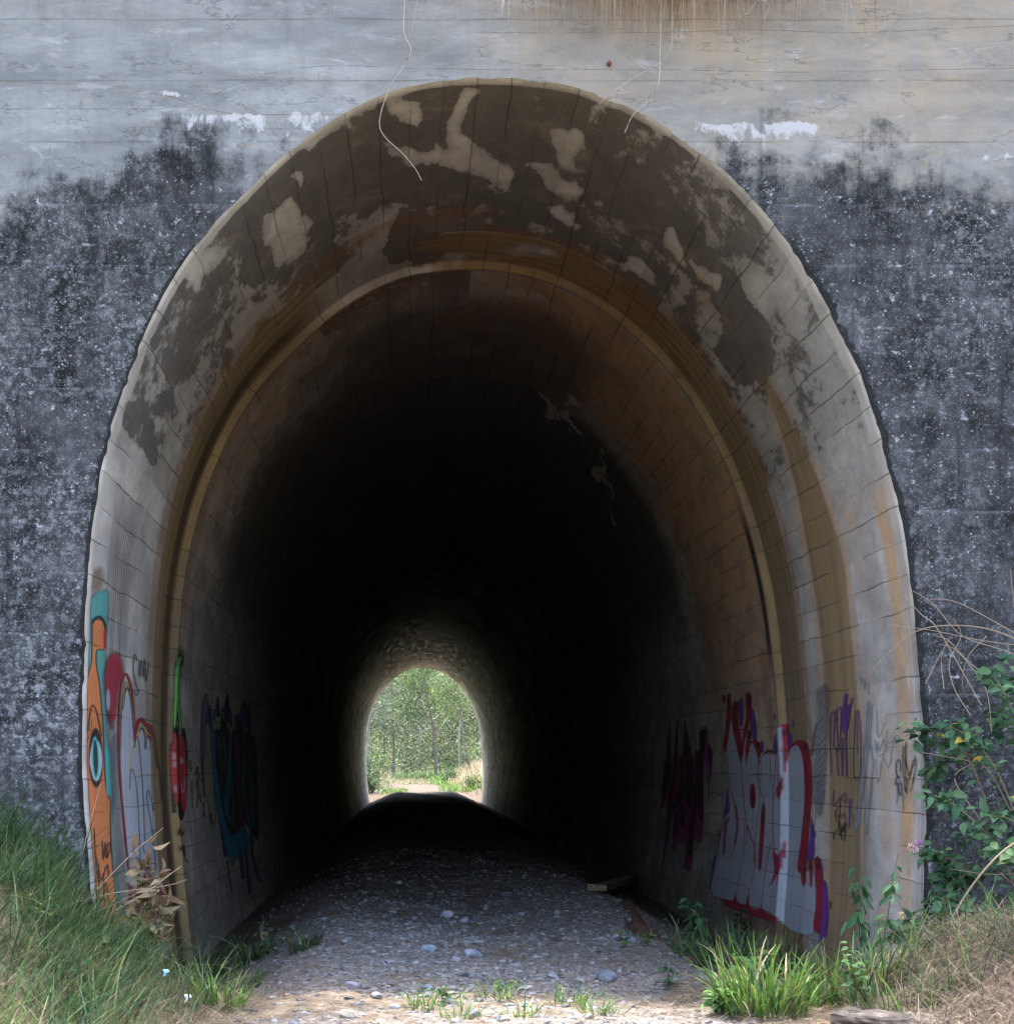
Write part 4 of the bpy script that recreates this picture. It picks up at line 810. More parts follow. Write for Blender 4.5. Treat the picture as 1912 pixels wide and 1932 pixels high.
# larger stones
ST = [(710,400,.075,'pale pointed stone at the far edge of the lit gravel'),(1215,455,.05,'small flat bluish stone in the dim gravel right of centre'),(1370,450,.05,'small pale stone beside a dry twig in the dim gravel'),
(550,485,.05,'low rounded stone in the dim gravel at left'),(688,495,.05,'grey stone in the left middle of the gravel floor'),(940,562,.11,'broad flat topped stone lying next to a smaller pale one'),
(1022,585,.08,'pale rounded stone touching the broad flat topped stone'),(1295,552,.075,'oval stone with a dark shadow right of the centre of the gravel'),(785,572,.055,'small bright angular stone left of the broad flat stone'),
(1062,752,.13,'largest rounded pale stone half buried in mid gravel'),(852,722,.085,'worn grey stone left of the largest pale stone'),(1702,862,.13,'large flat blue grey stone lying in straw at right'),
(1822,678,.075,'bluish stone next to the weeds by the rusty beam'),(1745,662,.06,'small grey stone left of the bluish stone by the rusty beam'),(482,895,.09,'flat dark edged stone at the lower left of the gravel'),
(602,945,.06,'grey stone near the front left edge of the gravel'),(847,905,.06,'small grey stone among the sprouts at front centre'),(1075,1035,.075,'tan stone half hidden in the front grass sprouts'),
(690,1000,.05,'pale stone on the sunlit front edge of the track'),(1130,512,.05,'small stone among brown litter in mid gravel'),(112,530,.05,'tan stone under the left wall in the ditch'),(350,575,.05,'pale chip of stone behind the left grass tuft'),(1218,1052,.05,'bright small stone at the bottom edge of the front sprouts')]
for zx, zy, s_, lb in ST:
    p = ground_hit((500+zx/2.39)*.9433, (1600+zy/2.39)*.9433)
    n0 = 26; me_v = []; u = rng.normal(0, 1, (90, 3)); u /= np.linalg.norm(u, axis=1)[:, None]
    import bmesh
    bm = bmesh.new(); sc_ = rng.uniform(.7, 1.1, 3)*np.array([1.1, .9, .62])*s_*.62
    dirs = [Vector(v) for v in rng.normal(0, 1, (9, 3))]; cut = [rng.uniform(.62, .95) for _ in dirs]
    bmesh.ops.create_icosphere(bm, subdivisions=3, radius=1)
    for v in bm.verts:
        for q, ct in zip(dirs, cut):
            q = q.normalized(); dd = v.co.dot(q)
            if dd > ct: v.co -= q*(dd-ct)*.9
        v.co = Vector((v.co.x*sc_[0], v.co.y*sc_[1], v.co.z*sc_[2]))
    me = bpy.data.meshes.new('stone'); bm.to_mesh(me); bm.free()
    at = me.attributes.new('Col', 'FLOAT_COLOR', 'POINT'); cc = np.tile(np.append(cmix(1, [(.30,.33,.39),(.36,.37,.40),(.26,.28,.33)])[0]*(1.1 if 'pale' in lb or 'bright' in lb else .85), 1), len(me.vertices)); at.data.foreach_set('color', cc.astype(np.float32))
    for pl in me.polygons: pl.use_smooth = True
    me.materials.append(MSTONE); o = bpy.data.objects.new('stone', me); C.objects.link(o); o.location = (p[0], p[1], p[2]+s_*.12); o.rotation_euler = (rng.normal(0, .15), rng.normal(0, .15), rng.uniform(0, 6))
    tag(o, lb, 'stone', 'larger stones on the track floor')

# ------------------------------------------------------------------ left bank grass (stuff) and tufts
n = 44000; x = rng.uniform(-3.3, -.75, n); y = rng.uniform(-6.2, -.05, n)
clump = fbm(x*4.5, y*4.5, 3); dens = sstep(-x, .85, 1.5)*(.12+1.3*sstep(clump, .38, .7))
dens = dens*np.where((x > -1.35) & (y > -1.1), .05, 1)
ok = rng.random(n) < dens; x, y = x[ok], y[ok]; n = len(x); Bp = onground(x, y)
ok = vis(Bp, 220); x, y, Bp = x[ok], y[ok], Bp[ok]; n = len(x)
dryp = fbm(x*2+9, y*2+1, 3)+.35*sstep(-y, 1.8, 3.2)-.25*sstep(-x, 1.2, 2.2); isdry = rng.random(n) < np.clip((dryp-.42)*1.5, .10, .75)
col = cmix(n, GREEN, .3); cd = cmix(n, STRAW, .3); col[isdry] = cd[isdry]; tip = col*np.array([1.35, 1.2, 1.1])
LL = rng.uniform(.12, .40, n)*np.where(isdry, .8, 1)*(.45+1.1*fbm(x*4.5, y*4.5, 3))*np.where(rng.random(n) < .05, 1.7, 1); az = np.where(rng.random(n) < .45, rng.normal(-.3, .8, n), rng.uniform(0, 6.28, n))
V, F, c = blades(Bp, az, LL, rng.uniform(.003, .011, n)*np.where(isdry, .6, 1), rng.uniform(.1, .8, n)+.4*isdry, rng.uniform(.3, 1.7, n), col, 5, tip)
o = mesh_np('grass', V, [F], MGRASS, col=c); tag(o, 'rank green and dry grass covering the bank left of the portal', 'grass', kind='stuff')
# thatch low
n = 26000; x = rng.uniform(-3.2, -.7, n); y = rng.uniform(-6.2, -.1, n); ok = rng.random(n) < sstep(-x, .7, 1.15)*np.where((x > -1.3) & (y > -1.1), .1, 1); x, y = x[ok], y[ok]; Bp = onground(x, y, 0.02); ok = vis(Bp, 120); Bp = Bp[ok]; n = len(Bp)
V, F, c = blades(Bp, rng.uniform(0, 6.28, n), rng.uniform(.1, .3, n), rng.uniform(.002, .005, n), rng.uniform(.9, 1.5, n), rng.uniform(0, .9, n), cmix(n, STRAW+[(.12,.15,.06)], .3), 4)
o = mesh_np('dead_grass', V, [F], MDRY, col=c); tag(o, 'matted grey and tan dead grass under the left bank grass', 'grass', kind='stuff')

def tuft(lx_, ly_, label, n=90, R=.10, L=(.12, .32), w=(.005, .011), cols=GREEN, lean=.5, group=None, dry=.12, name='grass_tuft'):
    L = (L[0]*.7, L[1]*1.05); w = (w[0]*1.1, w[1]*1.4); n = int(n*1.25); lean = max(lean, .75)
    p = ground_hit(lx_, ly_); rr_ = R*np.sqrt(rng.random(n)); th = rng.uniform(0, 6.28, n); x = p[0]+rr_*np.cos(th); y = p[1]+rr_*np.sin(th)*.8
    isd = rng.random(n) < dry; col = cmix(n, cols, .25); col[isd] = cmix(n, STRAW)[isd]
    az = th+rng.normal(0, .7, n)
    V, F, c = blades(onground(x, y), az, rng.uniform(*L, n), rng.uniform(*w, n), rng.uniform(.02, lean, n), rng.uniform(.1, 1.3, n), col, 6, col*np.array([1.3, 1.25, 1.1]))
    o = mesh_np(name, V, [F], MGRASS, col=c, loc=p); return tag(o, label, 'grass', group)
BR = [(.07,.165,.025),(.11,.21,.035),(.055,.14,.025),(.15,.22,.06)]
tuft(480, 1812, 'dark green grass tuft in shade below the left graffiti wall', 110, .13, (.10, .30))
tuft(572, 1793, 'small green grass tuft on the left edge of the gravel', 90, .10, (.08, .25))
tuft(415, 1905, 'bright yellow green grass tuft at front left', 110, .12, (.1, .28), cols=BR)
tuft(455, 1880, 'upright dark tuft just behind the bright front tuft', 80, .12, (.1, .26))
tuft(388, 1850, 'drooping green tuft at the foot of the left bank', 110, .14, (.12, .30))
tuft(1290, 1805, 'thin grass tuft beside the rusty beam', 50, .08, (.12, .34))
tuft(1370, 1840, 'tall green grass clump left of the broad leaf weed', 170, .18, (.18, .42), (.006, .014))
tuft(1445, 1860, 'dense tall grass clump in front of the silver graffiti', 240, .22, (.18, .46), (.006, .015), cols=GREEN+BR[:1])
tuft(1530, 1850, 'tall grass clump by the right wall foot', 180, .2, (.2, .48), (.006, .015))
tuft(1440, 1915, 'bright wide bladed grass clump at front right', 240, .22, (.16, .42), (.006, .014), cols=BR+GREEN[:2])
tuft(1560, 1910, 'sunlit wide bladed clump before the right wall', 200, .2, (.16, .42), (.006, .014), cols=BR+GREEN[:2])
tuft(1650, 1880, 'grass clump between the right wall and the straw heap', 160, .18, (.14, .42), (.005, .012), cols=GREEN+BR, dry=.3)
tuft(1710, 1915, 'dry mixed grass clump at the foot of the straw heap', 170, .2, (.1, .3), (.004, .01), cols=GREEN+BR, dry=.55)
for lx_, ly_, lb in [(800, 1905, 'leftmost low grass sprout at front centre'), (870, 1925, 'low grass sprout at the bottom edge left of centre'), (935, 1885, 'low grass sprout in the middle of the front row'), (985, 1920, 'sunlit low sprout at the bottom edge near centre'), (1075, 1895, 'tallest front sprout right of centre'), (1135, 1915, 'rightmost low grass sprout of the front row')]:
    tuft(lx_, ly_, lb, 46, .10, (.04, .16), (.004, .009), cols=BR+GREEN[:2], lean=.9, group='grass sprouts on the sunlit front of the track')

# ------------------------------------------------------------------ leafy weeds
def weed(name, label, cat, lx_, ly_, h, nst=3, nl=26, L=.07, W=.042, cols=GREEN, spread=.12, flower=None, droop=.3, D=None, group=None, mat=None, lean=(0, 0)):
    L *= 1.35; W *= 1.35; h *= 1.1; p = ground_hit(lx_, ly_); root = empty(name, tuple(p), label, cat, group); A = Acc(); B = Acc()
    for k_ in range(nst):
        th = rng.uniform(0, 6.28); e_ = p+np.array([math.cos(th)*spread*rng.uniform(.3, 1)+lean[0], math.sin(th)*spread*.6+lean[1], h*rng.uniform(.7, 1)])
        t = np.linspace(0, 1, 8)[:, None]; mid = (p+e_)/2+rng.normal(0, spread*.15, 3); P = (1-t)**2*p+2*t*(1-t)*mid+t*t*e_
        V, F = tube(P, np.linspace(.0045, .0015, 8), 5); A.add(V, F, None, (.10, .12, .05))
        m_ = nl//nst; tt = rng.uniform(.25, 1, m_); pos = (1-tt[:, None])**2*p+2*tt[:, None]*(1-tt[:, None])*mid+tt[:, None]**2*e_
        az = np.arange(m_)*2.4+rng.uniform(0, 1); d = rot_basis(az); d[:, 2] = rng.normal(.1-droop, .25, m_)
        nr = np.array([[0, -.35, 1.]])+rng.normal(0, .35, (m_, 3)); l_ = L*rng.uniform(.55, 1.15, m_)*(1.15-.5*tt)
        V, F4, F3, c = leaves(pos+d*.012, d, nr, l_, l_*W/L, cmix(m_, cols, .25), rng.uniform(.05, .35, m_)); B.add(V, F4, F3, c)
    A.build('stem', MLEAF, root); B.build('foliage', mat or MLEAF, root)
    return root
DG = [(.035,.10,.045),(.05,.13,.06),(.04,.11,.04)]
weed('leafy_weed', 'dark leafy weed in the shade behind the rusty beam', 'weed', 1310, 1795, .36, 4, 60, .075, .05, DG+GREEN[:1], .14)
weed('leafy_weed', 'star leaved weed against the foot of the silver graffiti', 'weed', 1395, 1800, .42, 3, 46, .09, .045, DG, .12)
weed('leafy_weed', 'broad pale green weed in the middle of the right grass', 'weed', 1420, 1880, .28, 4, 34, .11, .075, [(.14,.27,.07),(.12,.24,.06),(.18,.30,.10)], .2, droop=.1)
weed('leafy_weed', 'bright heart leaved weed at front right', 'weed', 1520, 1880, .30, 4, 34, .09, .065, [(.14,.27,.07),(.10,.22,.06)], .2, droop=.1)
weed('leafy_weed', 'slim dark weed with hanging leaves by the pale right wall', 'weed', 1628, 1850, .62, 2, 34, .10, .045, DG, .05, droop=1.0)
weed('leafy_weed', 'tall thin curved dark weed close to the portal edge', 'weed', 1655, 1848, .80, 1, 24, .075, .035, DG, .02, droop=.7, lean=(.09, 0))
weed('leafy_weed', 'short dark weed low on the right wall', 'weed', 1580, 1830, .27, 2, 18, .06, .04, DG, .05, droop=.7)
weed('leafy_weed', 'small dark seedling on the straw right of the gravel', 'weed', 1262, 1865, .15, 2, 20, .055, .035, DG, .05)
weed('leafy_weed', 'little sprig beside the bluish stone', 'weed', 1180, 1788, .13, 2, 20, .04, .028, GREEN, .05)
weed('leafy_weed', 'low green weed growing between stones before the rusty beam', 'weed', 1222, 1788, .13, 3, 26, .04, .03, GREEN, .08)
weed('leafy_weed', 'leafy sprig rising out of the left shaded tuft', 'weed', 500, 1810, .22, 2, 14, .06, .04, GREEN, .05)
weed('leafy_weed', 'low creeping weed at the left of the front sprouts', 'weed', 850, 1890, .09, 4, 40, .035, .025, GREEN, .12)
weed('leafy_weed', 'low creeping weed behind the front sprouts', 'weed', 960, 1880, .09, 4, 40, .035, .025, GREEN, .12)
weed('leafy_weed', 'pale creeping weed on the sunlit soil at right', 'weed', 1350, 1915, .16, 4, 44, .06, .045, [(.12,.24,.07)], .16, droop=.1)

for lx_, ly_, lb in [(60, 1760, 'leafy weed half buried in the left bank grass near the picture edge'), (190, 1830, 'leafy weed in the middle of the left bank grass'), (120, 1900, 'low leafy weed at the bottom left')]: weed('leafy_weed', lb, 'weed', lx_, ly_, .22, 4, 36, .05, .03, GREEN, .14)
weed('leafy_weed', 'dense leafy weed between the tall right grass clumps', 'weed', 1480, 1905, .24, 6, 80, .06, .045, [(.09,.20,.06),(.07,.16,.05)], .26, droop=.1)
weed('leafy_weed', 'loose leafy weed with small leaves in front of the pale right wall', 'weed', 1640, 1900, .3, 5, 60, .05, .035, [(.08,.18,.06),(.06,.14,.05)], .2, droop=.1)

# dried out shrub by the left wall
def layout_pt(lx_, ly_, y): D = y+DIST; return np.array([(lx_-776)*D/4120, y, CAMZ-(ly_-1440)*D/4120])
p = layout_pt(275, 1760, -.35); p[2] = gz(p[0], p[1]); dr = empty('dead_shrub', tuple(p), 'withered shrub of curled tan leaves in front of the white hand graffiti', 'dead shrub'); A = Acc(); B = Acc()
for (a1, b1) in [(262, 1575), (285, 1590), (305, 1640), (255, 1650), (318, 1690), (240, 1690), (290, 1660)]:
    e_ = layout_pt(a1, b1, -.35+rng.uniform(-.12, .12)); t = np.linspace(0, 1, 8)[:, None]; P = p*(1-t)+e_*t+np.sin(t*3.14)*rng.normal(0, .02, 3); V, F = tube(P, np.linspace(.004, .0015, 8), 5); A.add(V, F, None, (.2, .13, .08))
    m_ = 30; tt = rng.uniform(.35, 1.02, m_)[:, None]; pos = p*(1-tt)+e_*tt+rng.normal(0, .012, (m_, 3)); d = rng.normal(0, 1, (m_, 3)); d[:, 2] -= .8
    V, F4, F3, c = leaves(pos, d, rng.normal(0, 1, (m_, 3)), rng.uniform(.05, .10, m_), rng.uniform(.03, .055, m_), cmix(m_, [(.42,.29,.16),(.36,.24,.13),(.48,.36,.22),(.25,.16,.09)], .2), rng.uniform(.5, 1.7, m_)); B.add(V+rng.normal(0, .0025, V.shape), F4, F3, c*.85)
A.build('stem', MDRY, dr); B.build('foliage', MDRY, dr)

# twiggy litter in the middle of the floor
n = 1500; x = rng.normal(.75, .5, n); y = rng.normal(1.6, 1.3, n); ok = (y < 6) & (np.abs(x-XC) < 1.6); x, y = x[ok], y[ok]; n = len(x)
V, F, c = blades(onground(x, y, .01+0*x), rng.normal(0, .5, n), rng.uniform(.03, .13, n), rng.uniform(.003, .008, n), rng.uniform(1.35, 1.6, n), rng.uniform(-.2, .2, n), cmix(n, [(.15,.10,.07),(.22,.16,.11),(.10,.07,.05)]), 2)
o = mesh_np('twig_litter', V, [F], MDRY, col=c); tag(o, 'brown twigs and leaf litter among the stones in the middle of the floor', 'litter', kind='stuff')
# long straw stalks
def stalk(pts, y, r, label, cat='stalk', name='dry_stalk', col=(.46,.37,.25), group=None, y2=None):
    ys = np.linspace(y, y2 if y2 is not None else y, len(pts)); P = catmull(np.array([layout_pt(a_, b_, c_) for (a_, b_), c_ in zip(pts, ys)]), 6)
    V, F = tube(P, np.linspace(r, r*.45, len(P)), 5); A = Acc().add(V, F, None, col); o = A.build(name, MDRY, None, loc=P[0]); return tag(o, label, cat, group)
stalk([(120,1745),(240,1620),(308,1562)], -1., .0035, 'dry stalk slanting up across the base of the orange figure'); stalk([(110,1770),(250,1700),(341,1635)], -1., .0045, 'dry stalk rising to the right in front of the cherries wall', y2=-.9)
stalk([(90,1760),(250,1690),(342,1636)], -1.2, .002, 'thin stalk beside the cherries stalk'); stalk([(150,1645),(165,1570),(190,1480),(178,1558)][:3], -.9, .003, 'thin upright stalk before the orange figure eye')
stalk([(60,1730),(190,1690),(310,1672),(352,1660)], -1.1, .003, 'long low dry stalk pointing right towards the tunnel'); stalk([(0,1930),(25,1880),(110,1850),(220,1838)], -2.5, .0035, 'long pale stalk lying low on the left bank')
stalk([(210,1765),(300,1800),(395,1852)], -1.3, .003, 'curved straw drooping off the bank towards the ditch')

# ------------------------------------------------------------------ right heap of dead grass
hp = ground_hit(1860, 1900)
n = 22000; x = rng.uniform(1.7, 3.4, n); y = rng.uniform(-5.0, -1.3, n); ok = rng.random(n) < sstep(x-.22*(y+3), 2.22, 2.45); x, y = x[ok], y[ok]; Bp = onground(x, y, 0.); Bp[:, 2] += rng.uniform(0, .13, len(x)); ok = vis(Bp, 120); Bp = Bp[ok]; n = len(Bp)
V, F, c = blades(Bp, rng.uniform(0, 6.28, n), rng.uniform(.10, .30, n), rng.uniform(.002, .0055, n), rng.uniform(.9, 1.7, n), rng.uniform(.1, 1.2, n), cmix(n, [(.21,.16,.115),(.12,.095,.075),(.29,.23,.17),(.05,.04,.036),(.08,.065,.058)], .3), 5)
o = mesh_np('dead_grass', V, [F], MDRY, col=c); tag(o, 'thick heap of matted dead grass at the right front corner', 'grass', kind='stuff')
n = 700; y = rng.uniform(-3.4, -.5, n); x = 2.25+.22*(y+3)+rng.uniform(0, 1, n); Bp = onground(x, y)
V, F, c = blades(Bp, rng.uniform(0, 6.28, n), rng.uniform(.15, .4, n), rng.uniform(.004, .01, n), rng.uniform(.05, .7, n), rng.uniform(.2, 1.2, n), cmix(n, GREEN+BR, .3), 5)
o = mesh_np('grass', V, [F], MGRASS, col=c); tag(o, 'green grass blades growing through the dead heap on the right', 'grass', kind='stuff')

# ------------------------------------------------------------------ lantana shrub on the right
root = empty('flowering_shrub', tuple(layout_pt(1880, 1800, -1.)), 'sprawling green shrub with tiny pink flowers against the black right wall', 'shrub')
STEMS = [([(1960,1800),(1900,1640),(1830,1440),(1760,1385),(1712,1380)], -.9), ([(1980,1760),(1900,1500),(1840,1400),(1790,1370)], -1.1), ([(1990,1700),(1920,1560),(1860,1450),(1800,1420),(1740,1470)], -.8),
 ([(1960,1820),(1860,1680),(1790,1620),(1725,1610)], -1.), ([(1980,1800),(1880,1600),(1800,1520),(1760,1500)], -1.2), ([(1970,1850),(1850,1760),(1780,1730),(1700,1735)], -1.1), ([(1990,1760),(1900,1660),(1850,1640),(1770,1680)], -.9),
 ([(1990,1600),(1930,1400),(1890,1300),(1850,1260)], -1.2), ([(2000,1640),(1940,1480),(1900,1380),(1880,1340)], -1.), ([(1990,1700),(1940,1580),(1880,1540),(1820,1580)], -1.3), ([(1980,1820),(1900,1740),(1820,1700),(1745,1700)], -1.2),
 ([(2000,1500),(1950,1330),(1900,1250)], -1.), ([(1990,1760),(1930,1640),(1870,1600)], -1.4), ([(1830,1830),(1790,1790),(1740,1770),(1690,1760)], -1.0), ([(1900,1800),(1850,1740),(1800,1660),(1770,1640)], -1.)]
A = Acc(); B = Acc(); FL = [(.06,.14,.065),(.08,.17,.085),(.04,.10,.05),(.11,.20,.09)]
for pts, yy_ in STEMS:
    P = catmull(np.array([layout_pt(a_, b_, yy_+.08*i_) for i_, (a_, b_) in enumerate(pts)]), 8); V, F = tube(P, np.linspace(.006, .002, len(P)), 5); A.add(V, F, None, (.24, .19, .11))
    m_ = 72; kk = (len(P)-1)*rng.beta(2.2, 1.1, m_); i_ = kk.astype(int); i_ = np.minimum(i_, len(P)-2); pos = P[i_]+(P[i_+1]-P[i_])*(kk-i_)[:, None]+rng.normal(0, .03, (m_, 3))
    d = rng.normal(0, 1, (m_, 3)); d[:, 2] = rng.normal(-.15, .4, m_); l_ = rng.uniform(.035, .105, m_)
    nr = np.array([[-.2, -.6, 1.]])+rng.normal(0, .4, (m_, 3)); cc = cmix(m_, FL, .4); yl = rng.random(m_) < .006; cc[yl] = (.5, .36, .06)
    V, F4, F3, c = leaves(pos, d, nr, l_, l_*.66, cc, rng.uniform(0, .35, m_)); B.add(V, F4, F3, c)
A.build('stem', MDRY, root); B.build('foliage', MLEAF, root)
MFLO = mat_plain('pink_petals', (.75, .40, .50), .6, 90, .4)
def flower(lx_, ly_, y, cols, r=.016, par=None):
    p = layout_pt(lx_, ly_, y); m_ = 34; u = rng.normal(0, 1, (m_, 3)); u /= np.linalg.norm(u, axis=1)[:, None]; u[:, 1] = -np.abs(u[:, 1])
    V, F4, F3, c = leaves(p+u*r*.3, u+rng.normal(0, .3, (m_, 3)), rng.normal(0, 1, (m_, 3)), np.full(m_, r), np.full(m_, r*.8), cmix(m_, cols, .15), -.2)
    Acc().add(V, F4, F3, c).build('flower', MLEAF, par)
for a_, b_, cs in [(1718,1598,[(.8,.45,.6),(.85,.75,.5)]), (1732,1592,[(.55,.25,.65),(.8,.4,.6)]), (1725,1603,[(.9,.7,.75)]), (1700,1727,[(.85,.6,.55),(.9,.8,.5)]), (1672,1803,[(.85,.65,.4),(.8,.5,.6)])]: flower(a_, b_, -.95, cs, .02, root)

# bare dry canes
CANES = [([(1990,1250),(1890,1195),(1800,1180),(1720,1195),(1648,1260)], -.7, .0045, 'arching bare cane whose tip crosses the pale right wall edge'), ([(1990,1225),(1860,1210),(1760,1190),(1670,1178)], -.65, .003, 'nearly level thin cane reaching left over the black wall'),
 ([(1850,1330),(1770,1190),(1738,1160),(1704,1124)], -.75, .0035, 'straight cane slanting up left beside the portal edge'), ([(1990,1275),(1900,1230),(1815,1200),(1760,1140),(1722,1115)], -.7, .0035, 'long cane running down right from the portal edge'),
 ([(1990,1330),(1900,1280),(1840,1260),(1790,1210),(1765,1200)], -.8, .004, 'lower cane curving down under the arching ones'), ([(1905,1075),(1912,1140),(1925,1250)], -.7, .003, 'upright cane at the right picture edge'),
 ([(1830,1350),(1800,1300),(1790,1250),(1812,1200),(1800,1170)], -.8, .003, 'hooked twig hanging below the level cane'), ([(1870,1380),(1862,1310),(1840,1270),(1800,1225),(1770,1215)], -.85, .003, 'kinked twig above the leafy sprays'),
 ([(1990,1240),(1870,1170),(1800,1135),(1750,1130)], -.9, .003, 'upper thin cane rising to the left'), ([(1850,1550),(1800,1470),(1830,1440),(1795,1430),(1740,1420)], -.9, .003, 'thin pale twig among the leaves'),
 ([(1990,1560),(1900,1600),(1820,1690),(1745,1830),(1700,1900)], -1.4, .008, 'thick tan cane slanting down to the straw heap'), ([(2000,1700),(1900,1740),(1800,1820),(1720,1880)], -1.8, .007, 'dark cane lying across the straw heap'),
 ([(1990,1640),(1880,1650),(1790,1640)], -1.2, .003, 'level twig behind the lower leaves'), ([(1860,1200),(1825,1240),(1815,1290),(1830,1330)], -.75, .003, 'short twig looping below the arching cane'),
 ([(1780,1300),(1775,1240),(1792,1200)], -.75, .0025, 'short upright twig near the portal edge'), ([(1745,1290),(1765,1250),(1775,1230)], -.7, .0025, 'short slanting twig close to the portal corner')]
for pts, y_, r_, lb in CANES:
    stalk(pts, y_, r_, lb, 'cane', 'dry_cane', (.42,.32,.22) if 'dark' not in lb else (.12,.085,.07), 'bare canes at the right of the portal', y2=y_+.15)

# ------------------------------------------------------------------ hanging vines at the top
VN = [([(765,-140),(763,0),(762,60),(775,95),(758,130),(735,165),(716,240),(760,290),(783,318),(795,340)], -.12, .0035, 'long kinked dry vine dangling left of the arch crown'), ([(768,-140),(770,90),(755,120),(768,150),(752,165)], -.1, .002, 'short side shoot hanging beside the long kinked vine'),
 ([(1250,-140),(1245,80),(1238,170),(1195,215),(1178,250)], -.14, .004, 'pale vine curving down left over the arch edge'), ([(1262,-140),(1268,60),(1252,110),(1190,150),(1140,185),(1126,205)], -.12, .003, 'vine with its tip touching the crown of the arch on the right'),
 ([(1240,-140),(1252,40),(1240,120),(1218,190),(1212,215)], -.1, .0022, 'thin straight vine hanging right of the crown'), ([(1195,-140),(1185,60),(1190,170)], -.1, .0016, 'hair thin root left of the pale vines'),
 ([(1130,-140),(1100,20),(1050,70),(1010,105)], -.12, .0025, 'root trailing down left across the pale top concrete'), ([(1180,-140),(1130,30),(1080,55),(1015,75)], -.12, .002, 'second root trailing left above the crown'), ([(1400,-140),(1402,20),(1430,0),(1450,12),(1430,60)], -.1, .003, 'curled root at the top right of the fringe')]
for pts, y_, r_, lb in VN: stalk(pts, y_, r_, lb, 'vine', 'hanging_vine', (.40,.31,.25) if r_ < .003 else (.55,.49,.42), 'dry vines hanging down the portal wall')
n = 1700; x = np.concatenate([rng.normal(1.45, .5, 1500), rng.uniform(-3.5, 5, 200)]); Bp = np.stack([x, rng.uniform(-.10, .02, n), np.full(n, 6.24)], -1)
V, F, c = blades(Bp, rng.normal(-np.pi/2, .9, n), rng.uniform(.45, .85, n), rng.uniform(.003, .006, n), rng.uniform(2.0, 2.8, n), rng.uniform(-.3, 1.2, n), cmix(n, [(.30,.17,.11),(.55,.46,.38),(.16,.09,.06)], .3), 8)
o = mesh_np('dry_grass', V, [F], MDRY, col=c); tag(o, 'fringe of dry grass and roots hanging over the top of the portal wall', 'grass', kind='stuff')
n = 14000; x = rng.uniform(-8, 9, n); y = rng.uniform(.1, 6, n); Bp = np.stack([x, y, np.full(n, 6.15)], -1)
V, F, c = blades(Bp, rng.uniform(0, 6.28, n), rng.uniform(.2, .6, n), rng.uniform(.008, .02, n), rng.uniform(.1, .9, n), rng.uniform(.3, 1.4, n), cmix(n, GREEN+STRAW, .3), 4)
o = mesh_np('grass', V, [F], MGRASS, col=c); tag(o, 'rough grass on the hill above the portal wall', 'grass', kind='stuff')

# rusty bolt in the wall
def box_v(c0, sx, sy, sz, R=None, bev=.0):
    bm = bmesh.new(); bmesh.ops.create_cube(bm, size=1)
    for v in bm.verts: v.co = Vector((v.co.x*sx, v.co.y*sy, v.co.z*sz))
    if bev: bmesh.ops.bevel(bm, geom=list(bm.edges), offset=bev, segments=2, affect='EDGES')
    return bm
def bm_obj(name, bm, mat, loc, rot=(0, 0, 0), parent=None, smooth=False):
    me = bpy.data.meshes.new(name); bm.to_mesh(me); bm.free(); me.materials.append(mat)
    for pl in me.polygons: pl.use_smooth = smooth
    o = bpy.data.objects.new(name, me); C.objects.link(o); o.rotation_euler = rot
    if parent: o.parent = parent; o.location = loc
    else: o.location = loc
    return o
MRUST = mat_plain('rusty_iron', (.20, .075, .035), .85, 60, .9)
p = layout_pt(1148, 121, 0.0)
bm = bmesh.new(); bmesh.ops.create_cone(bm, cap_ends=True, segments=14, radius1=.016, radius2=.013, depth=.05); bmesh.ops.rotate(bm, verts=bm.verts, cent=(0, 0, 0), matrix=__import__('mathutils').Matrix.Rotation(math.pi/2, 3, 'X'))
bolt = bm_obj('iron_bolt', bm, MRUST, tuple(p), parent=wall, smooth=True); bolt['label'] = 'rusty bolt stub above the crown of the arch'

# ------------------------------------------------------------------ rusty beam, sleeper end, log
MSTEEL = mat_wood('rusted_steel', (.04, .026, .021), (.17, .095, .068), (14, 14, 14)); MTIM = mat_wood('old_timber', (.09, .065, .045), (.30, .22, .15), (5, 40, 40)); MLOG = mat_wood('weathered_log', (.03, .026, .024), (.17, .15, .135), (3, 40, 40))
def beam(name, A3, B3, prof, mat, label, cat, jitter=.004, roll=0):
    A3, B3 = Vector(A3), Vector(B3); L = (B3-A3).length; bm = bmesh.new(); N_ = 14; rows = []
    for k_ in range(N_+1):
        rows.append([bm.verts.new((L*k_/N_, q[0]+random.gauss(0, jitter), q[1]+random.gauss(0, jitter))) for q in prof])
    m_ = len(prof)
    for k_ in range(N_):
        for j in range(m_): bm.faces.new((rows[k_][j], rows[k_][(j+1) % m_], rows[k_+1][(j+1) % m_], rows[k_+1][j]))
    bm.faces.new(rows[0][::-1]); bm.faces.new(rows[-1]); bmesh.ops.recalc_face_normals(bm, faces=bm.faces)
    o = bm_obj(name, bm, mat, A3); o.rotation_mode = 'QUATERNION'; from mathutils import Quaternion
    o.rotation_quaternion = (B3-A3).to_track_quat('X', 'Z') @ Quaternion((1, 0, 0), roll); return tag(o, label, cat)
chan = [(-.065,-.035),(.065,-.035),(.065,.0),(.052,.0),(.052,-.022),(-.052,-.022),(-.052,.0),(-.065,.0)]
g1, g2, g3, g4 = ground_hit(1172, 1705), ground_hit(1212, 1768), ground_hit(1205, 1760), ground_hit(1318, 1815)
up = np.array([0, 0, .04])
beam('rusty_channel_beam', g1+up, g2+up*.8, chan, MSTEEL, 'dark ribbed rusty steel channel lying along the right ditch', 'steel beam', .002, .4)
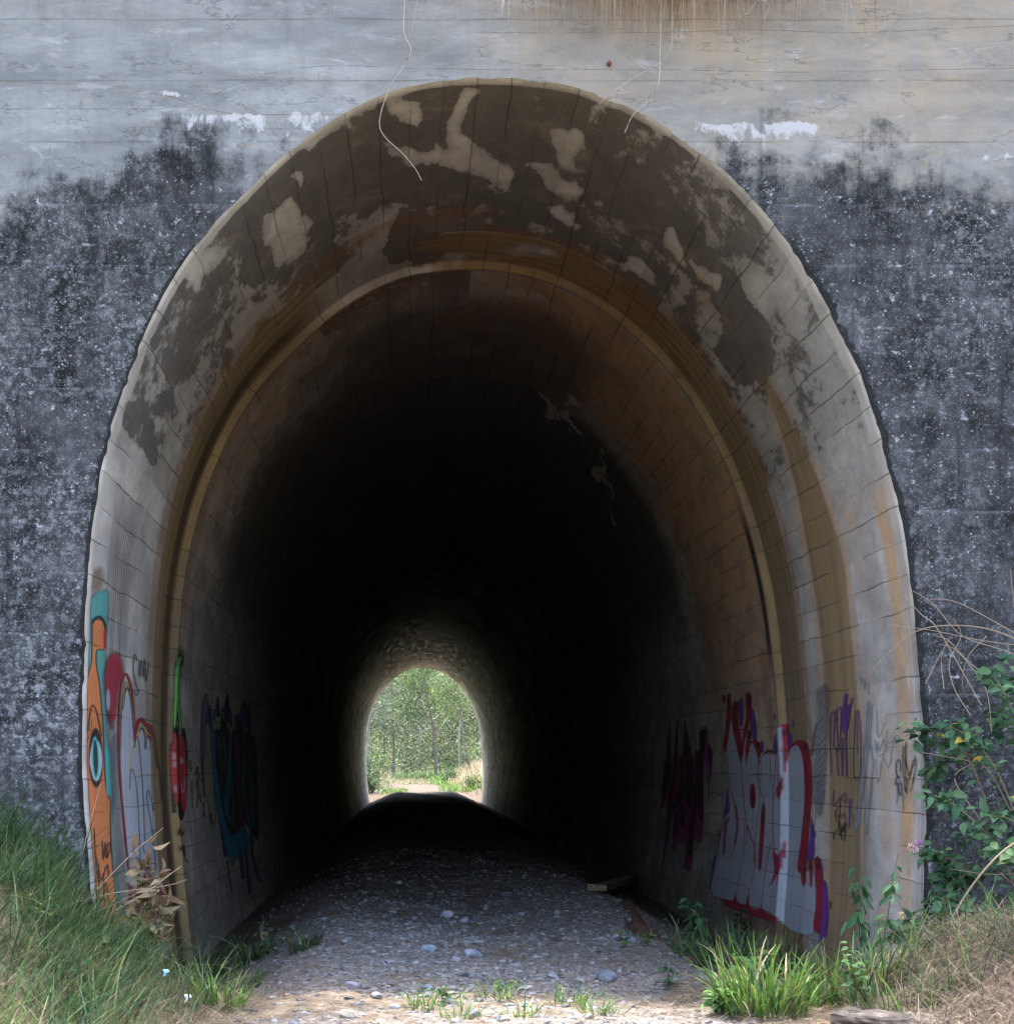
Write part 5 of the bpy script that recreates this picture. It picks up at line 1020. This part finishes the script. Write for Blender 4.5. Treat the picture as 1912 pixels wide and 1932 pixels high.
beam('rusty_channel_beam', g3+up, g4+up*.6, chan, MSTEEL, 'reddish rusted channel end running into the right grass', 'steel beam', .002, -.3)
pl_ = [(-.09,-.028),(.09,-.03),(.092,.02),(.03,.03),(-.088,.026)]
beam('timber_plank', ground_hit(1125, 1685)+up*1.2, ground_hit(1205, 1665)+up*2.4, pl_, MTIM, 'old timber plank lying across the end of the dark channel', 'plank')
th = np.linspace(0, 2*np.pi, 12, endpoint=False); lg = [(.07*math.cos(t)*(1+.1*math.sin(3*t)), .06*math.sin(t)) for t in th]
beam('fallen_log', ground_hit(1590, 1928)+up*.2, ground_hit(1800, 1950)+up*.3, lg, MLOG, 'grey weathered log half buried at the bottom right corner', 'log', .004)
# ribs on the first channel
# litter scraps
MBLU = mat_plain('blue_plastic', (.25, .55, .65), .35, 60, .2); MWHT = mat_plain('white_plastic', (.75, .76, .78), .4, 60, .2)
def scrap(lx_, ly_, y, s_, mat, label, cat, name):
    p = layout_pt(lx_, ly_, y); bm = bmesh.new(); bmesh.ops.create_grid(bm, x_segments=8, y_segments=8, size=s_)
    for v in bm.verts: v.co.z = .5*s_*math.sin(v.co.x/s_*2.2)+.35*s_*math.sin(v.co.y/s_*3+1)+random.gauss(0, s_*.05); v.co.x *= .55+.3*math.sin(v.co.y/s_*2)
    o = bm_obj(name, bm, mat, tuple(p), (1.2, .4, .5), smooth=True); return tag(o, label, cat)
scrap(312, 1835, -2.2, .018, MBLU, 'pale blue plastic scrap caught in the left grass', 'litter', 'plastic_scrap'); scrap(353, 1883, -2.2, .02, MWHT, 'white crumpled plastic scrap at the foot of the left bank', 'litter', 'plastic_scrap')
scrap(155, 1765, -1.6, .012, MWHT, 'tiny white wrapper standing in the left bank grass', 'litter', 'paper_wrapper')

# puddles at the far end
MWAT = M('ditch_water'); MWAT.color((.02, .02, .02)); MWAT.rough(.06); MWAT.b.inputs['Specular IOR Level'].default_value = .6
def pool(x0, x1, y0, y1, z, name='water'):
    t = np.linspace(0, 2*np.pi, 40, endpoint=False); r_ = 1+.18*np.sin(3*t+1)+.1*np.sin(7*t)
    V = np.stack([(x0+x1)/2+(x1-x0)/2*r_*np.cos(t), (y0+y1)/2+(y1-y0)/2*r_*np.sin(t), np.full(40, z)], -1)
    bm = bmesh.new(); f = bm.faces.new([bm.verts.new(v) for v in V]); o = bm_obj(name, bm, MWAT.m, (0, 0, 0)); tag(o, kind='structure')
pool(-1.72, -1.1, 62, 74, -.47); pool(2.5, 2.85, 60, 76, -.47); pool(-1.85, -1.45, 1.8, 9, -.49)

# ------------------------------------------------------------------ unseen gum trees, added so their crowns shade the banks
def shade_tree(x, y, cx, cy, cz, R_, label, nl):
    p = np.array([x, y, float(gz(x, y))]); root = empty('tree', tuple(p), label, 'tree', 'unseen trees added for shade'); A = Acc(); B = Acc()
    e0 = np.array([cx, cy, cz]); t = np.linspace(0, 1, 14)[:, None]; mid = np.array([x*.9+cx*.1, y, cz*.7]); P = (1-t)**2*p+2*t*(1-t)*mid+t*t*e0; V, F = tube(P, np.linspace(.2, .07, 14), 10); A.add(V, F, None, (.3,.26,.22)); cl = []
    for k_ in range(14):
        q = P[8+k_ % 6]; az = k_*2.4; e_ = e0+np.array([math.cos(az)*R_*rng.uniform(.4, 1), math.sin(az)*R_*rng.uniform(.4, 1), rng.uniform(-.4, 1.2)]); m_ = (q+e_)/2+[0, 0, .3]; tt = np.linspace(0, 1, 8)[:, None]
        Pl = (1-tt)**2*q+2*tt*(1-tt)*m_+tt*tt*e_; V, F = tube(Pl, np.linspace(.05, .01, 8), 6); A.add(V, F, None, (.3,.26,.22)); cl += [e_, Pl[5]]
    cl = np.array(cl); k_ = rng.integers(0, len(cl), nl); pos = cl[k_]+rng.normal(0, 1, (nl, 3))*[.42, .42, .3]; d = rng.normal(0, 1, (nl, 3)); d[:, 2] -= .8; l_ = rng.uniform(.13, .22, nl)
    V, F4, F3, c = leaves(pos, d, rng.normal(0, 1, (nl, 3)), l_, l_*.35, cmix(nl, [(.06,.10,.05),(.08,.13,.06)], .3)); B.add(V, F4, F3, c)
    A.build('trunk', MBARK, root); B.build('crown', MLEAF, root)
shade_tree(-6.2, -3.5, -2.5, -.7, 8.8, 1.8, 'unseen gum tree added to shade the left bank', 11000)
shade_tree(6.6, -3.8, 3.1, -.8, 9.2, 1.5, 'unseen gum tree added to shade the straw heap on the right', 9000)

# ------------------------------------------------------------------ beyond the far portal
def far_pt(lx_, D): x = (lx_-776)*D/4120; return np.array([x, D-DIST, gz(x, D-DIST)])
def tree(lx_, D, H, label, crown_r, cols, trunk_r=.14, base=.35, nl=4200, bark=(.24, .20, .17), leafs=.16, limbs=9, group='trees beyond the far portal', shift=(0, 0)):
    trunk_r *= .8
    p = far_pt(lx_, D); root = empty('tree', tuple(p), label, 'tree', group); A = Acc(); B = Acc()
    top = p+np.array([rng.normal(0, .4), rng.normal(0, .4), H*.85]); t = np.linspace(0, 1, 12)[:, None]
    P = p*(1-t)+top*t+np.sin(t*5)*rng.normal(0, .12, 3)*[1, 1, 0]; V, F = tube(P, np.linspace(trunk_r, trunk_r*.25, 12), 8); A.add(V, F, None, bark)
    cl = []
    for k_ in range(limbs):
        s_ = base+(1-base)*(k_+.5)/limbs; q = p*(1-s_)+top*s_; az = k_*2.4+rng.uniform(0, 1); rr_ = crown_r*(1.15-.6*abs(s_-.55)*1.6)*rng.uniform(.6, 1)
        e_ = q+np.array([math.cos(az)*rr_, math.sin(az)*rr_, rr_*rng.uniform(.25, .7)]); m_ = (q+e_)/2+rng.normal(0, .15, 3); tt = np.linspace(0, 1, 7)[:, None]
        Pl = (1-tt)**2*q+2*tt*(1-tt)*m_+tt*tt*e_; V, F = tube(Pl, np.linspace(trunk_r*.4, .02, 7), 6); A.add(V, F, None, bark); cl += [e_, (m_+e_)/2, Pl[4]+rng.normal(0, .3, 3)]
    cl.append(top); cl = np.array(cl); m_ = nl; k_ = rng.integers(0, len(cl), m_); tone = rng.uniform(.55, 1.35, len(cl))
    pos = cl[k_]+rng.normal(0, 1, (m_, 3))*np.array([.42, .42, .33])*crown_r*.55; d = rng.normal(0, 1, (m_, 3)); d[:, 2] -= .5
    l_ = leafs*rng.uniform(.6, 1.3, m_); c = cmix(m_, cols, .25)*tone[k_][:, None]
    V, F4, F3, c = leaves(pos, d, rng.normal(0, 1, (m_, 3)), l_, l_*.45, np.clip(c, 0, .6)); B.add(V, F4, F3, c)
    A.build('trunk', MBARK, root); B.build('crown', MLEAF, root)
BG = [(.10,.135,.095),(.135,.17,.12),(.07,.10,.072),(.19,.22,.16)]; YG = [(.09,.16,.04),(.12,.19,.05),(.07,.13,.04),(.16,.21,.08)]; PG = [(.15,.18,.11),(.20,.21,.14),(.12,.15,.09)]
tree(822, 132, 8.5, 'bright green tree with a dark straight trunk in the middle of the far opening', 2.0, YG, .13, .42, 5200)
tree(742, 134, 8.0, 'bluish green gum tree left of centre in the far opening', 2.1, BG, .10, .35, 5200)
tree(889, 126, 7.0, 'slender tree with forked dark limbs at the right of the far opening', 1.5, YG+PG, .08, .5, 2600)
tree(697, 128, 7.5, 'pale trunked gum tree at the left edge of the far opening', 1.6, BG+PG, .09, .4, 3200, (.36,.33,.29))
tree(868, 140, 9.0, 'white limbed tree set back right of the middle tree', 1.8, PG+YG, .08, .4, 3200, (.45,.42,.38))
tree(790, 145, 10., 'pale feathery gum tree behind the middle trees', 2.2, PG, .08, .3, 4200, (.35,.32,.3))
tree(925, 136, 9., 'green tree mostly hidden behind the right side of the far portal', 2.0, YG+BG, .12, .3, 3600)
for k_, (lx_, D, H) in enumerate([(660, 150, 10), (720, 152, 11), (765, 158, 12), (815, 154, 11), (855, 160, 12), (900, 152, 11), (950, 150, 10)]):
    tree(lx_, D, H, 'tall pale green bush tree in the back row of the wood beyond the tunnel', 2.6, [BG+PG, YG+PG, BG+YG][k_ % 3], .12, .12, 3400, (.3,.27,.24), .22, 9, 'back row of trees beyond the tunnel')
n = 60000; x = rng.uniform(-9, 11, n); y = rng.uniform(122, 172, n); hgt = rng.uniform(0, 1, n)**1.3*9*sstep(y, 125, 150); kx = np.round(x/1.4+.3*np.sin(y)); tn = .6+.8*(np.sin(kx*12.9898+np.round(hgt/1.2)*78.2)*43758.5 % 1)
pos = onground(x, y)+np.array([0, 0, 1])*hgt[:, None]; c = cmix(n, BG+YG+PG, .3)*tn[:, None]; l_ = rng.uniform(.12, .28, n)
V, F4, F3, c = leaves(pos, rng.normal(0, 1, (n, 3)), rng.normal(0, 1, (n, 3)), l_, l_*.5, c)
o = mesh_np('woodland', V, [F4, F3], MLEAF, col=c); tag(o, 'dense mixed scrub filling the hillside beyond the tunnel', 'woodland', kind='stuff')
# far grass and scrub
def farveg(n, xr, yr, cols, L, W, label, name='grass', cat='grass'):
    y = rng.uniform(*yr, n); x = rng.uniform(*xr, n)+(fbm(y*.35+3, y*0+xr[0], 4)-.5)*2.2*(y > 86); V, F, c = blades(onground(x, y), rng.uniform(0, 6.28, n), rng.uniform(*L, n), rng.uniform(*W, n), rng.uniform(.05, .7, n), rng.uniform(.2, 1.2, n), cmix(n, cols, .3), 3)
    o = mesh_np(name, V, [F], MGRASS, col=c); tag(o, label, cat, kind='stuff')
farveg(7000, (2.2, 6.5), (84, 128), STRAW[:3]+[(.5,.4,.25)], (.3, .8), (.02, .045), 'dry tan grass on the slope right of the path beyond the tunnel')
farveg(2200, (-1.6, 2.4), (100, 122), BR+STRAW, (.05, .22), (.02, .05), 'thin grass growing in the far path', 'grass')
farveg(3500, (1.3, 3.6), (82, 122), BR, (.2, .5), (.02, .045), 'green grass at the right edge of the far path')
farveg(6000, (-6, -1.2), (88, 130), STRAW[:3]+PG, (.3, .8), (.02, .045), 'pale dry grass left of the far path')
farveg(2500, (-3.2, 4), (116, 130), BR+PG, (.2, .6), (.02, .05), 'light green grass where the far path ends')
farveg(500, (-1.3, -.2), (81.5, 86), BR, (.1, .3), (.015, .03), 'bright green grass at the left corner of the far portal')
def bush(lx_, D, z0, h, r_, label, cols, nl=1500, leafs=.1):
    p = far_pt(lx_, D); root = empty('bush', tuple(p), label, 'bush'); A = Acc(); B = Acc()
    for k_ in range(7):
        az = rng.uniform(0, 6.28); e_ = p+np.array([math.cos(az)*r_*.8, math.sin(az)*r_*.8, h*rng.uniform(.6, 1)]); t = np.linspace(0, 1, 6)[:, None]; V, F = tube(p*(1-t)+e_*t, np.linspace(.02, .006, 6), 5); A.add(V, F, None, (.16,.12,.08))
        m_ = nl//7; tt = rng.uniform(.2, 1.05, m_)[:, None]; pos = p*(1-tt)+e_*tt+rng.normal(0, r_*.28, (m_, 3)); l_ = leafs*rng.uniform(.6, 1.2, m_)
        V, F4, F3, c = leaves(pos, rng.normal(0, 1, (m_, 3)), np.array([[0, 0, 1.]])+rng.normal(0, .6, (m_, 3)), l_, l_*.55, cmix(m_, cols, .3)); B.add(V, F4, F3, c)
    A.build('stem', MBARK, root); B.build('foliage', MLEAF, root)
bush(700, 98, 0, 1.9, .7, 'leafy dark green bush hanging at the left side of the far opening', GREEN, 1700); bush(702, 96, 0, 1.0, .6, 'low bush at the lower left corner of the far opening', GREEN, 1200)
bush(893, 97, 0, .6, .5, 'low green bush at the lower right corner of the far opening', GREEN+BR, 1200, .08); bush(848, 112, 0, .9, .7, 'rounded green bush right of the end of the path', GREEN, 1200, .12)
